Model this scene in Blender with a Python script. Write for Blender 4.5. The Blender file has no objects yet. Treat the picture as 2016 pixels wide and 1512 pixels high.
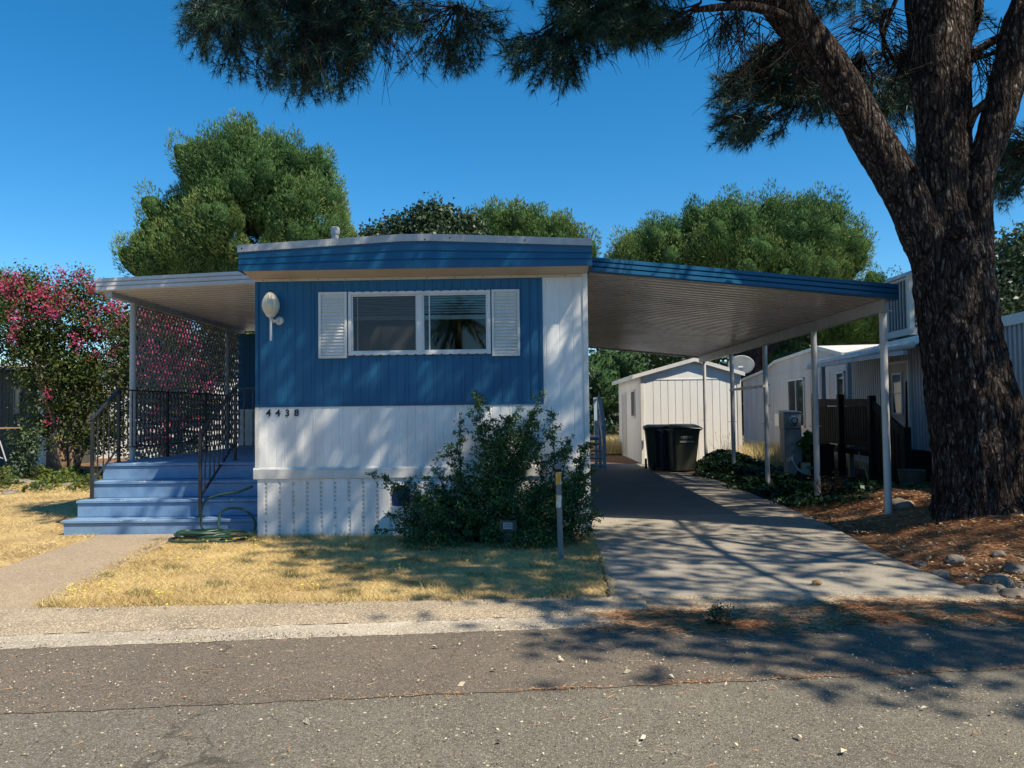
import bpy, math, random
import numpy as np
from mathutils import Vector, Matrix, noise as mnoise
random.seed(7); rng = np.random.default_rng(11)
sc = bpy.context.scene
# ------------------------------------------------------------ camera, sky, sun
CAM = Vector((0, 0, 1.55)); FPX = 1514.0
CM = (Matrix.Rotation(math.radians(1.11), 3, 'Z') @ Matrix.Rotation(math.pi/2 + math.radians(2.0), 3, 'X')
      @ Matrix.Rotation(math.radians(-0.7), 3, 'Z'))
cd = bpy.data.cameras.new('camera'); cam = bpy.data.objects.new('camera', cd)
sc.collection.objects.link(cam); cam.matrix_world = Matrix.Translation(CAM) @ CM.to_4x4()
cd.sensor_width = 36; cd.lens = FPX/2016*36; cd.clip_end = 1500; cd.clip_start = .05
sc.camera = cam
S = Vector((.60, -.45, 1.0)).normalized()          # direction towards the sun
SUN_EL = math.asin(S.z); SUN_AZ = math.atan2(S.x, S.y)
w = bpy.data.worlds.new("World"); sc.world = w; w.use_nodes = True
nt = w.node_tree; bg = nt.nodes['Background']; sky = nt.nodes.new('ShaderNodeTexSky')
sky.sky_type = 'NISHITA'; sky.sun_disc = False; sky.sun_elevation = SUN_EL; sky.sun_rotation = SUN_AZ
sky.altitude = 200; sky.air_density = 1.0; sky.dust_density = 0.05; sky.ozone_density = 6.0
hs = nt.nodes.new('ShaderNodeHueSaturation'); hs.inputs['Saturation'].default_value = 1.29; hs.inputs['Hue'].default_value = .492
nt.links.new(sky.outputs[0], hs.inputs['Color']); nt.links.new(hs.outputs[0], bg.inputs[0]); bg.inputs[1].default_value = 0.105
sl = bpy.data.lights.new('sun', 'SUN'); so = bpy.data.objects.new('sun', sl); sc.collection.objects.link(so)
sl.energy = 4.9; sl.angle = math.radians(.5); sl.color = (1, .89, .71)
so.rotation_euler = (-S).to_track_quat('-Z', 'Y').to_euler(); so.location = (8, -9, 25)
vs = sc.view_settings; vs.view_transform = 'Standard'; vs.look = 'None'; vs.exposure = 0.62; vs.gamma = 1
sc.cycles.max_bounces = 8; sc.cycles.transparent_max_bounces = 12

def ray(px, py):
    return CM @ Vector((px-1008, -(py-756), -FPX))
def at(px, py, y):
    d = ray(px, py); return CAM + d*(y/d.y)
def gnd(px, py, z=0.0):
    d = ray(px, py); return CAM + d*((z-CAM.z)/d.z)
def ss(a, b, x):
    t = np.clip((np.asarray(x, float)-a)/(b-a), 0, 1); return t*t*(3-2*t)
def H(x, y):                                       # height of the ground
    x = np.asarray(x, float); y = np.asarray(y, float)
    m = .36*ss(3.75, 5.3, x)*ss(5.9, 8.3, y)*(1-.75*ss(10.5, 14.5, y))*(1-.5*ss(9, 14, x))
    b = .10*ss(13, 20, y)*(1-ss(1, .3, x)*0)
    n = .012*np.sin(x*5.1+y*2.3)*np.sin(y*4.3-x*1.7)*ss(3.8, 4.6, x)
    lump = .32*np.exp(-((x-4.75)/.55)**2-((y-18.6)/1.6)**2)
    return m + b*0.6 + n + lump - .012
def Hf(x, y): return float(H(x, y))
# ------------------------------------------------------------ mesh helpers
class MB:
    def __init__(s): s.v = []; s.f = []; s.m = Matrix.Identity(4)
    def add(s, vs, fs):
        n = len(s.v); s.v += [tuple(s.m @ Vector(p)) for p in vs]; s.f += [tuple(i+n for i in f) for f in fs]; return s
    def box(s, x0, x1, y0, y1, z0, z1):
        if x0 > x1: x0, x1 = x1, x0
        if y0 > y1: y0, y1 = y1, y0
        if z0 > z1: z0, z1 = z1, z0
        return s.add([(x0,y0,z0),(x1,y0,z0),(x1,y1,z0),(x0,y1,z0),(x0,y0,z1),(x1,y0,z1),(x1,y1,z1),(x0,y1,z1)],
                     [(0,3,2,1),(4,5,6,7),(0,1,5,4),(1,2,6,5),(2,3,7,6),(3,0,4,7)])
    def hexa(s, p):                                # 8 points, same order as box
        return s.add(p, [(0,3,2,1),(4,5,6,7),(0,1,5,4),(1,2,6,5),(2,3,7,6),(3,0,4,7)])
    def bar(s, a, b, w, h, up=(0,0,1)):            # rectangular bar from a to b
        a, b = Vector(a), Vector(b); d = (b-a).normalized(); u = Vector(up)
        r = d.cross(u)
        if r.length < 1e-4: r = d.cross(Vector((0,1,0)))
        r.normalize(); u = r.cross(d)
        r = r*w/2; u = u*h/2
        return s.hexa([a-r-u, a+r-u, b+r-u, b-r-u, a-r+u, a+r+u, b+r+u, b-r+u])
    def tube(s, pts, rs, n=8, cap=True):
        pts = [Vector(p) for p in pts]
        if not hasattr(rs, '__len__'): rs = [rs]*len(pts)
        V = []; F = []; prev = None
        for i, p in enumerate(pts):
            t = (pts[min(i+1, len(pts)-1)] - pts[max(i-1, 0)])
            t = t.normalized() if t.length > 1e-9 else Vector((0,0,1))
            if prev is None:
                a = t.cross(Vector((0,0,1)) if abs(t.z) < .9 else Vector((1,0,0))).normalized()
            else:
                a = prev - t*prev.dot(t); a = a.normalized() if a.length > 1e-6 else t.orthogonal().normalized()
            prev = a; b = t.cross(a)
            for k in range(n):
                an = 2*math.pi*k/n; V.append(p + (a*math.cos(an)+b*math.sin(an))*rs[i])
        for i in range(len(pts)-1):
            for k in range(n):
                F.append((i*n+k, i*n+(k+1) % n, (i+1)*n+(k+1) % n, (i+1)*n+k))
        if cap: F.append(tuple(reversed(range(n)))); F.append(tuple((len(pts)-1)*n+k for k in range(n)))
        return s.add(V, F)
    def lathe(s, c, prof, n=24, axis='z'):         # prof [(r, h)]
        V = []; F = []
        for r, h in prof:
            for k in range(n):
                an = 2*math.pi*k/n
                q = (r*math.cos(an), r*math.sin(an), h)
                if axis == 'y': q = (q[0], q[2], q[1])
                if axis == 'x': q = (q[2], q[0], q[1])
                V.append(Vector(c)+Vector(q))
        for i in range(len(prof)-1):
            for k in range(n): F.append((i*n+k, i*n+(k+1) % n, (i+1)*n+(k+1) % n, (i+1)*n+k))
        F.append(tuple(reversed(range(n)))); F.append(tuple((len(prof)-1)*n+k for k in range(n)))
        return s.add(V, F)
    def ext(s, prof, a, b):                        # open profile of points swept from offset a to offset b
        n = len(prof); a, b = Vector(a), Vector(b)
        return s.add([Vector(p)+a for p in prof]+[Vector(p)+b for p in prof], [(i, i+1, n+i+1, n+i) for i in range(n-1)])
    def prism(s, poly, z0, z1):
        n = len(poly)
        return s.add([(p[0], p[1], z0) for p in poly]+[(p[0], p[1], z1) for p in poly],
                     [tuple(reversed(range(n))), tuple(range(n, 2*n))]+[(i, (i+1) % n, n+(i+1) % n, n+i) for i in range(n)])
    def build(s, name, mat, parent=None, smooth=False, bevel=0, kind=None, label=None, solid=0):
        o = link(name, np.array(s.v, float), s.f, mat, parent, smooth)
        if bevel:
            md = o.modifiers.new('b', 'BEVEL'); md.width = bevel; md.segments = 1; md.limit_method = 'ANGLE'
        if solid:
            md = o.modifiers.new('s', 'SOLIDIFY'); md.thickness = solid; md.offset = 0
        if kind: o['kind'] = kind
        if label: o['label'] = label
        return o
ORG = {}
def link(name, V, F, mat, parent=None, smooth=False, loc=None, var=None):
    me = bpy.data.meshes.new(name)
    V = np.asarray(V, float).reshape(-1, 3)
    org = Vector((0,0,0)) if loc is None else Vector(loc)
    if parent is not None: org = ORG[parent.name]
    V = V - np.array(org)
    if isinstance(F, np.ndarray):
        n, k = F.shape
        me.vertices.add(len(V)); me.vertices.foreach_set('co', V.ravel())
        me.loops.add(n*k); me.loops.foreach_set('vertex_index', F.ravel().astype(np.int32))
        me.polygons.add(n); me.polygons.foreach_set('loop_start', np.arange(0, n*k, k, dtype=np.int32))
        me.update(calc_edges=True); me.validate()
    else:
        me.from_pydata([tuple(p) for p in V], [], F); me.update()
    if var is not None:
        a = me.attributes.new('var', 'FLOAT', 'POINT'); a.data.foreach_set('value', np.asarray(var, np.float32))
    if smooth: me.polygons.foreach_set('use_smooth', [True]*len(me.polygons))
    me.materials.append(mat)
    o = bpy.data.objects.new(name, me); sc.collection.objects.link(o)
    if parent is not None: o.parent = parent
    else: o.location = org
    ORG[o.name] = org
    return o
def tag(o, label, cat=None, group=None, kind=None):
    o['label'] = label
    if cat: o['category'] = cat
    if group: o['group'] = group
    if kind: o['kind'] = kind
    return o
def thing(name, label, cat, loc, group=None, kind=None):
    o = bpy.data.objects.new(name, None); sc.collection.objects.link(o); o.location = loc
    o.empty_display_size = .2; ORG[o.name] = Vector(loc)
    return tag(o, label, cat, group, kind)
def structure(o, label=None):
    o['kind'] = 'structure'
    if label: o['label'] = label
    return o
def copy_tree(o, parent=None, delta=None):
    c = o.copy(); sc.collection.objects.link(c); c.parent = parent
    for ch in [x for x in o.children]: copy_tree(ch, c)
    return c
# ------------------------------------------------------------ materials
def srgb(r, g, b):
    f = lambda c: (c/255/12.92) if c/255 <= .04045 else ((c/255+.055)/1.055)**2.4
    return (f(r), f(g), f(b), 1)
def c4(c): return tuple(c)+(1,) if len(c) == 3 else tuple(c)
class Mat:
    def __init__(s, name, rough=.6, spec=.5):
        s.m = bpy.data.materials.new(name); s.m.use_nodes = True; s.t = s.m.node_tree
        s.b = s.t.nodes['Principled BSDF']; s.b.inputs['Roughness'].default_value = rough
        s.b.inputs['Specular IOR Level'].default_value = spec
        s.tc = s.n('TexCoord')
    def n(s, t, **k):
        o = s.t.nodes.new('ShaderNode'+t)
        for a, v in k.items(): setattr(o, a, v)
        return o
    def l(s, a, b): s.t.links.new(a, b)
    def map(s, scale=(1,1,1), rot=(0,0,0)):
        m = s.n('Mapping'); m.inputs['Scale'].default_value = scale; m.inputs['Rotation'].default_value = rot
        s.l(s.tc.outputs['Object'], m.inputs[0]); return m.outputs[0]
    def noise(s, scale, detail=4, vec=None, rough=.6, dist=0):
        n = s.n('TexNoise'); n.inputs['Scale'].default_value = scale; n.inputs['Detail'].default_value = detail
        n.inputs['Roughness'].default_value = rough; n.inputs['Distortion'].default_value = dist
        s.l(vec if vec is not None else s.tc.outputs['Object'], n.inputs['Vector']); return n.outputs['Fac']
    def vor(s, scale, feat='F1', vec=None, out='Distance', rnd=1):
        n = s.n('TexVoronoi', feature=feat); n.inputs['Scale'].default_value = scale
        n.inputs['Randomness'].default_value = rnd
        s.l(vec if vec is not None else s.tc.outputs['Object'], n.inputs['Vector']); return n.outputs[out]
    def ramp(s, f, stops, interp='LINEAR'):
        r = s.n('ValToRGB'); r.color_ramp.interpolation = interp; e = r.color_ramp.elements
        while len(e) > 1: e.remove(e[-1])
        e[0].position = stops[0][0]; e[0].color = c4(stops[0][1])
        for p, c in stops[1:]:
            q = e.new(p); q.color = c4(c)
        s.l(f, r.inputs[0]); return r.outputs[0]
    def mix(s, f, a, b, mode='MIX'):
        m = s.n('Mix', data_type='RGBA', blend_type=mode)
        for i, x in ((0, f), (6, a), (7, b)):
            if hasattr(x, 'is_output') or hasattr(x, 'links'): s.l(x, m.inputs[i])
            elif i == 0: m.inputs[0].default_value = x
            else: m.inputs[i].default_value = c4(x)
        return m.outputs[2]
    def math(s, op, a, b=0.0):
        m = s.n('Math', operation=op)
        for i, x in ((0, a), (1, b)):
            if hasattr(x, 'links'): s.l(x, m.inputs[i])
            else: m.inputs[i].default_value = x
        return m.outputs[0]
    def col(s, c):
        if hasattr(c, 'links'): s.l(c, s.b.inputs['Base Color'])
        else: s.b.inputs['Base Color'].default_value = c4(c)
        return s
    def bump(s, h, strength=.3, dist=.01):
        b = s.n('Bump'); b.inputs['Strength'].default_value = strength; b.inputs['Distance'].default_value = dist
        s.l(h, b.inputs['Height']); s.l(b.outputs[0], s.b.inputs['Normal']); return s
    def attr(s, name='var'):
        a = s.n('Attribute'); a.attribute_name = name; return a.outputs['Fac']
def painted(name, c, rough=.45, dirt=(.25,.22,.18), amt=.35, scale=3, bump=.15, streak=True, spec=.4):
    m = Mat(name, rough, spec)
    n1 = m.noise(scale, 6, m.map((1,1,.25)) if streak else None, .65)
    f = m.ramp(n1, [(.45, (0,0,0)), (.8, (amt,)*3)])
    n2 = m.noise(60, 3)
    base = m.mix(m.ramp(n2, [(.3, (0,0,0)), (.7, (1,1,1))]), tuple(x*.93 for x in c[:3]), tuple(min(1, x*1.05) for x in c[:3]))
    m.col(m.mix(f, base, dirt)); m.bump(m.noise(35, 4), bump, .004)
    m.l(m.ramp(n1, [(.3, (rough*.85,)*3), (.8, (min(1, rough*1.35),)*3)]), m.b.inputs['Roughness'])
    return m.m
def foliage(name, stops, rough=.55, trans=.0, spec=.3):
    m = Mat(name, rough, spec); c = m.ramp(m.attr(), stops); m.col(c)
    if trans:
        out = m.t.nodes['Material Output']; tr = m.n('BsdfTranslucent'); m.l(c, tr.inputs[0]); mx = m.n('MixShader')
        mx.inputs[0].default_value = trans; m.l(m.b.outputs[0], mx.inputs[1]); m.l(tr.outputs[0], mx.inputs[2]); m.l(mx.outputs[0], out.inputs[0])
    return m.m
BLUE = (.012, .108, .225)
M_blue = painted('blue_paint', BLUE, .42, (.012,.06,.12), .5, 1.6)
M_bluetrim = painted('blue_metal_trim', (.010,.085,.185), .3, (.03,.08,.13), .3, 2)
M_white = painted('white_siding', (.80,.79,.76), .42, (.42,.39,.33), .6, 2.2)
M_trim = painted('white_trim', (.66,.65,.61), .38, (.3,.28,.24), .45, 4)
M_gal = painted('galvanised_trim', (.42,.43,.44), .4, (.2,.2,.2), .5, 6)
M_cream = painted('cream_soffit', (.55,.48,.38), .5, (.3,.25,.2), .4, 4)
M_shedwhite = painted('white_shed_panel', (.74,.75,.74), .6, (.5,.48,.42), .4, 2)
M_awning = painted('awning_metal', (.54,.54,.53), .26, (.3,.27,.22), .5, 1.2, streak=False)
M_carport = painted('carport_metal', (.40,.405,.41), .26, (.22,.21,.19), .5, 1.2, streak=False)
M_greypaint = painted('grey_metal_paint', (.40,.41,.42), .45, (.2,.19,.17), .5, 6)
M_nbr = painted('neighbour_siding', (.42,.46,.50), .5, (.25,.24,.22), .5, 1.5)
M_nbr2 = painted('neighbour_end_wall', (.50,.49,.47), .5, (.3,.22,.15), .5, 1.5)
M_black = painted('black_iron', (.02,.022,.025), .4, (.06,.05,.04), .4, 20, spec=.6)
M_darkgreen = painted('dark_green_paint', (.006,.014,.012), .6, (.01,.012,.01), .4, 5, spec=.1)
M_deck = painted('blue_deck_paint', (.175,.29,.44), .5, (.07,.13,.24), .55, 7, .3, streak=False)
M_plasticg = painted('green_plastic', (.065,.072,.054), .5, (.05,.05,.04), .5, 5)
M_plasticb = painted('blue_plastic', (.012,.03,.07), .5, (.05,.05,.04), .4, 5)
M_rust = painted('rusted_white_roof', (.66,.6,.56), .5, (.34,.13,.07), .8, 1.0, streak=False)
def conc(name, c, c2, speck=.0, rough=.9):
    m = Mat(name, rough, .2)
    a = m.noise(1.3, 8, None, .7); b = m.noise(14, 6); v = m.vor(130, out='Color')
    col = m.mix(m.ramp(a, [(.35, (0,0,0)), (.68, (1,1,1))]), c, c2)
    col = m.mix(m.ramp(b, [(.45, (0,0,0)), (.75, (.45,)*3)]), col, tuple(x*.6 for x in c))
    sp = m.n('SeparateColor'); m.l(v, sp.inputs[0])
    col = m.mix(m.ramp(sp.outputs[0], [(.0, (speck,)*3), (.35, (0,0,0)), (1, (0,0,0))]), col, tuple(x*.4 for x in c))
    col = m.mix(m.ramp(sp.outputs[1], [(.7, (0,0,0)), (1, (speck,)*3)]), col, tuple(min(1, x*1.7) for x in c))
    m.col(col); m.bump(m.noise(90, 5), .5, .006); return m.m
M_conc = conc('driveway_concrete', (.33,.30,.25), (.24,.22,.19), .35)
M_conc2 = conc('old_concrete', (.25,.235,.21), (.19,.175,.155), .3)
M_walk = conc('aggregate_walk', (.36,.28,.19), (.29,.23,.17), .8)
M_kerb = conc('kerb_aggregate', (.38,.31,.22), (.20,.165,.12), 1.0)
M_gutter = conc('gutter_concrete', (.44,.39,.31), (.20,.17,.13), .7)
def asphalt(name, c, c2, chip):
    m = Mat(name, .85, .25)
    a = m.noise(.9, 8, None, .7); b = m.noise(9, 6)
    col = m.mix(m.ramp(a, [(.35, (0,0,0)), (.7, (1,1,1))]), c, c2)
    col = m.mix(m.ramp(b, [(.4, (0,0,0)), (.8, (.5,)*3)]), col, tuple(x*.65 for x in c))
    for sc_, th, mul in ((85, .60, 1.8), (170, .66, 2.0), (42, .96, chip)):
        v = m.vor(sc_, out='Color'); sp = m.n('SeparateColor'); m.l(v, sp.inputs[0])
        d = m.vor(sc_)
        k = m.math('MULTIPLY', m.ramp(sp.outputs[0], [(th, (0,0,0)), (min(1, th+.1), (1,1,1))]), m.ramp(d, [(.28, (1,1,1)), (.42, (0,0,0))]))
        col = m.mix(k, col, tuple(min(1, x*mul) for x in c))
    v = m.vor(100, out='Color'); sp = m.n('SeparateColor'); m.l(v, sp.inputs[0])
    col = m.mix(m.ramp(sp.outputs[2], [(.0, (.8,)*3), (.3, (0,0,0))]), col, tuple(x*.35 for x in c))
    dn = m.n('TexNoise'); dn.inputs['Scale'].default_value = 3; dn.inputs['Detail'].default_value = 8; m.l(m.tc.outputs['Object'], dn.inputs['Vector'])
    mv = m.n('VectorMath', operation='MULTIPLY_ADD'); m.l(dn.outputs['Color'], mv.inputs[0]); mv.inputs[1].default_value = (.8,.8,0); m.l(m.tc.outputs['Object'], mv.inputs[2])
    e = m.vor(.42, 'DISTANCE_TO_EDGE', mv.outputs[0]); k = m.math('MULTIPLY', m.ramp(e, [(0, (1,1,1)), (.006, (0,0,0))]), m.ramp(m.noise(.7, 3), [(.5, (0,0,0)), (.6, (.8,.8,.8))]))
    col = m.mix(k, col, tuple(x*.3 for x in c))
    m.col(col); m.bump(m.vor(140), .6, .006); return m.m
M_road = asphalt('asphalt', (.172,.155,.122), (.122,.110,.088), 3.5)
M_road2 = asphalt('older_asphalt', (.160,.134,.104), (.112,.096,.076), 3.5)
def straw_ground():
    m = Mat('dry_lawn_ground', .95, .1)
    a = m.noise(1.1, 7); b = m.noise(22, 7, m.map((1,2.2,1)))
    col = m.mix(m.ramp(a, [(.35, (0,0,0)), (.65, (1,1,1))]), (.58,.43,.20), (.30,.21,.11))
    col = m.mix(m.ramp(b, [(.42, (0,0,0)), (.7, (.9,)*3)]), col, (.24,.16,.075))
    m.col(col); m.bump(b, .8, .02); return m.m
M_straw = straw_ground()
def litter_ground():
    m = Mat('soil_and_litter', .95, .1)
    a = m.noise(.8, 7); b = m.noise(30, 8); c = m.noise(7, 6)
    col = m.mix(m.ramp(a, [(.35, (0,0,0)), (.65, (1,1,1))]), (.20,.11,.065), (.27,.165,.10))
    col = m.mix(m.ramp(b, [(.42, (0,0,0)), (.66, (.9,)*3)]), col, (.05,.03,.02))
    col = m.mix(m.ramp(c, [(.5, (0,0,0)), (.72, (.8,)*3)]), col, (.26,.17,.10))
    m.col(col); m.bump(b, .9, .03); return m.m
M_soil = litter_ground()
def bark(name='pine_bark', s=1.0):
    m = Mat(name, .92, .12)
    vec = m.map((1,1,.30))
    dn = m.n('TexNoise'); dn.inputs['Scale'].default_value = 7; dn.inputs['Detail'].default_value = 6; m.l(vec, dn.inputs['Vector'])
    mv = m.n('VectorMath', operation='MULTIPLY_ADD'); m.l(dn.outputs['Color'], mv.inputs[0]); mv.inputs[1].default_value = (.16,.16,.16); m.l(vec, mv.inputs[2])
    e = m.vor(23*s, 'DISTANCE_TO_EDGE', mv.outputs[0]); cc = m.vor(46*s, 'F1', mv.outputs[0], 'Color'); f1 = m.vor(46*s, 'F1', mv.outputs[0])
    sp = m.n('SeparateColor'); m.l(cc, sp.inputs[0]); fine = m.noise(40*s, 8, vec, .7)
    pl = m.ramp(sp.outputs[0], [(0, (.070,.054,.048)), (.45, (.115,.090,.078)), (.68, (.135,.085,.060)), (.8, (.19,.165,.15)), (1, (.42,.38,.34))])
    pl = m.mix(m.ramp(fine, [(.42, (0,0,0)), (.62, (.85,)*3)]), pl, (.035,.026,.024))
    mv2 = m.n('VectorMath', operation='MULTIPLY'); m.l(mv.outputs[0], mv2.inputs[0]); mv2.inputs[1].default_value = (1,1,.5)
    e2 = m.vor(11*s, 'DISTANCE_TO_EDGE', mv2.outputs[0])
    crack = m.math('MULTIPLY', m.ramp(e, [(.0, (.25,)*3), (.20, (1,1,1))]), m.ramp(e2, [(.01, (0,0,0)), (.10, (1,1,1))]))
    m.col(m.mix(crack, (.014,.010,.009), pl))
    h = m.math('ADD', m.math('ADD', m.ramp(e, [(0, (0,0,0)), (.35, (1,1,1))]), m.math('MULTIPLY', f1, -.7)), m.math('MULTIPLY', fine, .8))
    h = m.math('ADD', h, m.math('MULTIPLY', m.ramp(e2, [(0, (0,0,0)), (.22, (1,1,1))]), 1.5))
    m.bump(h, 1.0, .04); return m.m
M_bark = bark(); M_bark2 = bark('grey_bark', 1.5)
M_twig = Mat('twig_bark', .9, .1).col((.028,.020,.018)).m
M_stem = Mat('smooth_tan_bark', .7, .2); M_stem.col(M_stem.ramp(M_stem.noise(9, 5), [(.35, (.22,.13,.08)), (.7, (.36,.25,.17))])); M_stem = M_stem.m
M_needle = foliage('pine_needles_near', [(0, (.010,.036,.024)), (.5, (.018,.056,.034)), (1, (.035,.085,.045))], .45)
M_pine = foliage('pine_foliage_far', [(0, (.034,.095,.045)), (.45, (.078,.165,.052)), (.8, (.125,.220,.058)), (1, (.18,.24,.07))], .6)
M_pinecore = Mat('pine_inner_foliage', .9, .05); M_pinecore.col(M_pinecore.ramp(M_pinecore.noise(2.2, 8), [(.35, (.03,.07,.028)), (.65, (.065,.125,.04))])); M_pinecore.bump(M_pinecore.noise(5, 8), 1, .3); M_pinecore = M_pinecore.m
M_oak = foliage('oak_leaves', [(0, (.025,.05,.028)), (.5, (.05,.085,.045)), (1, (.11,.15,.08))], .45, .15)
M_bush = foliage('shrub_leaves', [(0, (.026,.066,.022)), (.5, (.070,.145,.045)), (.9, (.13,.21,.07)), (1, (.18,.21,.07))], .45, .12)
M_myrtle = foliage('myrtle_leaves', [(0, (.055,.040,.018)), (.5, (.06,.095,.025)), (1, (.14,.18,.035))], .5, .25)
M_flower = foliage('pink_blossom', [(0, (.26,.025,.05)), (.5, (.46,.05,.13)), (1, (.58,.12,.28))], .6, .25)
M_ivy = foliage('ivy_leaves', [(0, (.012,.035,.012)), (.6, (.03,.075,.022)), (1, (.07,.13,.03))], .4, .1)
M_grass = foliage('dry_grass', [(0, (.26,.17,.07)), (.35, (.58,.43,.18)), (.8, (.74,.60,.30)), (.93, (.80,.70,.42)), (1, (.26,.25,.08))], .8, .2)
M_weed = foliage('weed_blades', [(0, (.10,.09,.03)), (.5, (.17,.17,.06)), (1, (.30,.26,.10))], .7)
M_pn = foliage('fallen_pine_needles', [(0, (.13,.05,.025)), (.4, (.34,.14,.055)), (.8, (.48,.24,.11)), (1, (.58,.42,.26))], .7)
M_leafdry = foliage('fallen_leaf', [(0, (.30,.19,.09)), (.5, (.50,.40,.24)), (1, (.62,.54,.38))], .8)
M_rock = Mat('river_rock', .75, .3)
_a = M_rock.noise(3, 8); M_rock.col(M_rock.mix(M_rock.ramp(M_rock.noise(25, 6), [(.45,(0,0,0)),(.7,(.7,)*3)]), M_rock.ramp(_a, [(.3, (.10,.095,.085)), (.55, (.23,.19,.15)), (.75, (.32,.29,.25))]), (.07,.07,.06)))
M_rock.bump(M_rock.noise(18, 8), .6, .02); M_rock = M_rock.m
M_dark = Mat('dark_interior', .9, .1).col((.03,.03,.033)).m
M_vent = Mat('vent_shadow_grey', .8, .1).col((.30,.295,.28)).m
M_num = Mat('black_numerals', .5).col((.012,.012,.015)).m
M_hose = painted('green_hose', (.02,.055,.035), .35, (.08,.07,.05), .4, 8)
def glass():
    m = Mat('window_glass', .03); t = m.t; out = t.nodes['Material Output']
    tr = m.n('BsdfTransparent'); tr.inputs[0].default_value = (.75,.8,.8,1); gl = m.n('BsdfGlossy'); gl.inputs['Roughness'].default_value = .02
    fr = m.n('Fresnel'); fr.inputs[0].default_value = 1.48; mx = m.n('MixShader')
    m.l(fr.outputs[0], mx.inputs[0]); m.l(tr.outputs[0], mx.inputs[1]); m.l(gl.outputs[0], mx.inputs[2]); m.l(mx.outputs[0], out.inputs[0])
    return m.m
M_glass = glass()
def screen():
    m = Mat('insect_screen', .9); t = m.t; out = t.nodes['Material Output']
    tr = m.n('BsdfTransparent'); mx = m.n('MixShader'); mx.inputs[0].default_value = .45; m.b.inputs['Base Color'].default_value = (.10,.10,.10,1)
    m.l(tr.outputs[0], mx.inputs[1]); m.l(m.b.outputs[0], mx.inputs[2]); m.l(mx.outputs[0], out.inputs[0]); return m.m
M_screen = screen()
M_blind = painted('blind_slat', (.72,.74,.72), .5, (.4,.4,.4), .3, 5)
M_alu = painted('aluminium_frame', (.66,.66,.64), .35, (.35,.33,.3), .4, 8)
M_globe = painted('pearl_plastic', (.62,.55,.42), .25, (.4,.3,.15), .5, 8)
M_yel = Mat('yellow_petals', .7).col((.7,.6,.06)).m
# ------------------------------------------------------------ vector foliage
def unit(a): return a/np.maximum(np.linalg.norm(a, axis=-1, keepdims=True), 1e-9)
def needles(P, D, k, L, w, spread=.6, var=None, along=.0):
    N = len(P); P = np.repeat(P, k, 0); D0 = np.repeat(D, k, 0)
    d = unit(D0 + rng.normal(0, spread, (N*k, 3)))
    b = P + D0*(rng.random((N*k, 1))*along)
    L = L*(.7+.45*rng.random((N*k, 1)))
    s = unit(np.cross(d, rng.normal(0, 1, (N*k, 3))))*w/2
    V = np.stack([b-s, b+s, b+d*L], 1).reshape(-1, 3)
    F = np.arange(len(V)).reshape(-1, 3)
    if var is None: var = rng.random(N)
    vv = np.clip(np.repeat(np.repeat(var, k)+rng.normal(0, .12, N*k), 3), 0, 1)
    return V, F, vv
def leaves(P, size, var=None, aspect=.55, up=None, jit=.35):
    N = len(P); n = rng.normal(0, 1, (N, 3))
    if up is not None: n = n*up + np.array([0, 0, 1.])
    n = unit(n); u = unit(np.cross(n, rng.normal(0, 1, (N, 3)))); v = np.cross(n, u)
    s = size*(1-jit+2*jit*rng.random((N, 1)))
    fold = n*s*.18
    V = np.stack([P-u*s/2, P+v*s*aspect/2+fold, P+u*s/2, P-v*s*aspect/2+fold], 1).reshape(-1, 3)
    F = np.arange(len(V)).reshape(-1, 4)
    if var is None: var = rng.random(N)
    return V, F, np.repeat(np.clip(var, 0, 1), 4)
def join(parts):
    Vs, Fs, vs, o = [], [], [], 0
    for V, F, v in parts: Vs.append(V); Fs.append(F+o); vs.append(v); o += len(V)
    return np.concatenate(Vs), np.concatenate(Fs), np.concatenate(vs)
def bez(a, b, c, n=6):
    a, b, c = Vector(a), Vector(b), Vector(c)
    return [a*(1-t)**2+b*2*t*(1-t)+c*t*t for t in [i/n for i in range(n+1)]]
def wob(p, a): return Vector(p)+Vector((random.uniform(-a, a), random.uniform(-a, a), random.uniform(-a, a)))
# ============================================================ THE SETTING
def grid_sheet(name, xs, ys, zf, mat):
    X, Y = np.meshgrid(xs, ys); Z = zf(X, Y); V = np.stack([X, Y, Z], -1).reshape(-1, 3)
    nx, ny = len(xs), len(ys); i = np.arange(nx-1)[None, :]+nx*np.arange(ny-1)[:, None]; i = i.ravel()
    return link(name, V, np.stack([i, i+1, i+nx+1, i+nx], 1), mat, smooth=True)
xs = np.concatenate([-np.geomspace(600, 15, 16), np.arange(-14.5, 14.6, .16), np.geomspace(15, 600, 16)])
ys = np.concatenate([-np.geomspace(500, 5, 14), np.arange(-4, 26, .16), np.geomspace(27, 900, 16)])
structure(grid_sheet('ground', xs, ys, H, M_soil), 'bare soil and pine litter rising to a mound under the big pine')
def RY(x): return 4.30+.11*x               # seam in the asphalt
def KY(x): return 5.47+.107*x              # outer foot of the rolled kerb
def LY(x): return 6.14+.05*x if x < .67 else 6.30
def strip(name, f0, f1, z0, z1, mat, x0=-40, x1=40, n=240, jit=0, mid=None):
    V = []; F = []
    prof = mid or [(0, z0), (1, z1)]
    for i in range(n+1):
        x = x0+(x1-x0)*i/n; a, b = f0(x), f1(x)+random.uniform(-jit, jit)
        for t, z in prof: V.append((x, a+(b-a)*t+(random.uniform(-jit, jit) if t == 0 else 0), z))
    k = len(prof)
    for i in range(n):
        for j in range(k-1): F.append((i*k+j, (i+1)*k+j, (i+1)*k+j+1, i*k+j+1))
    return structure(link(name, V, F, mat, smooth=False))
strip('road', lambda x: -9.0, lambda x: RY(x)+.05, .004, .004, M_road)
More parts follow.
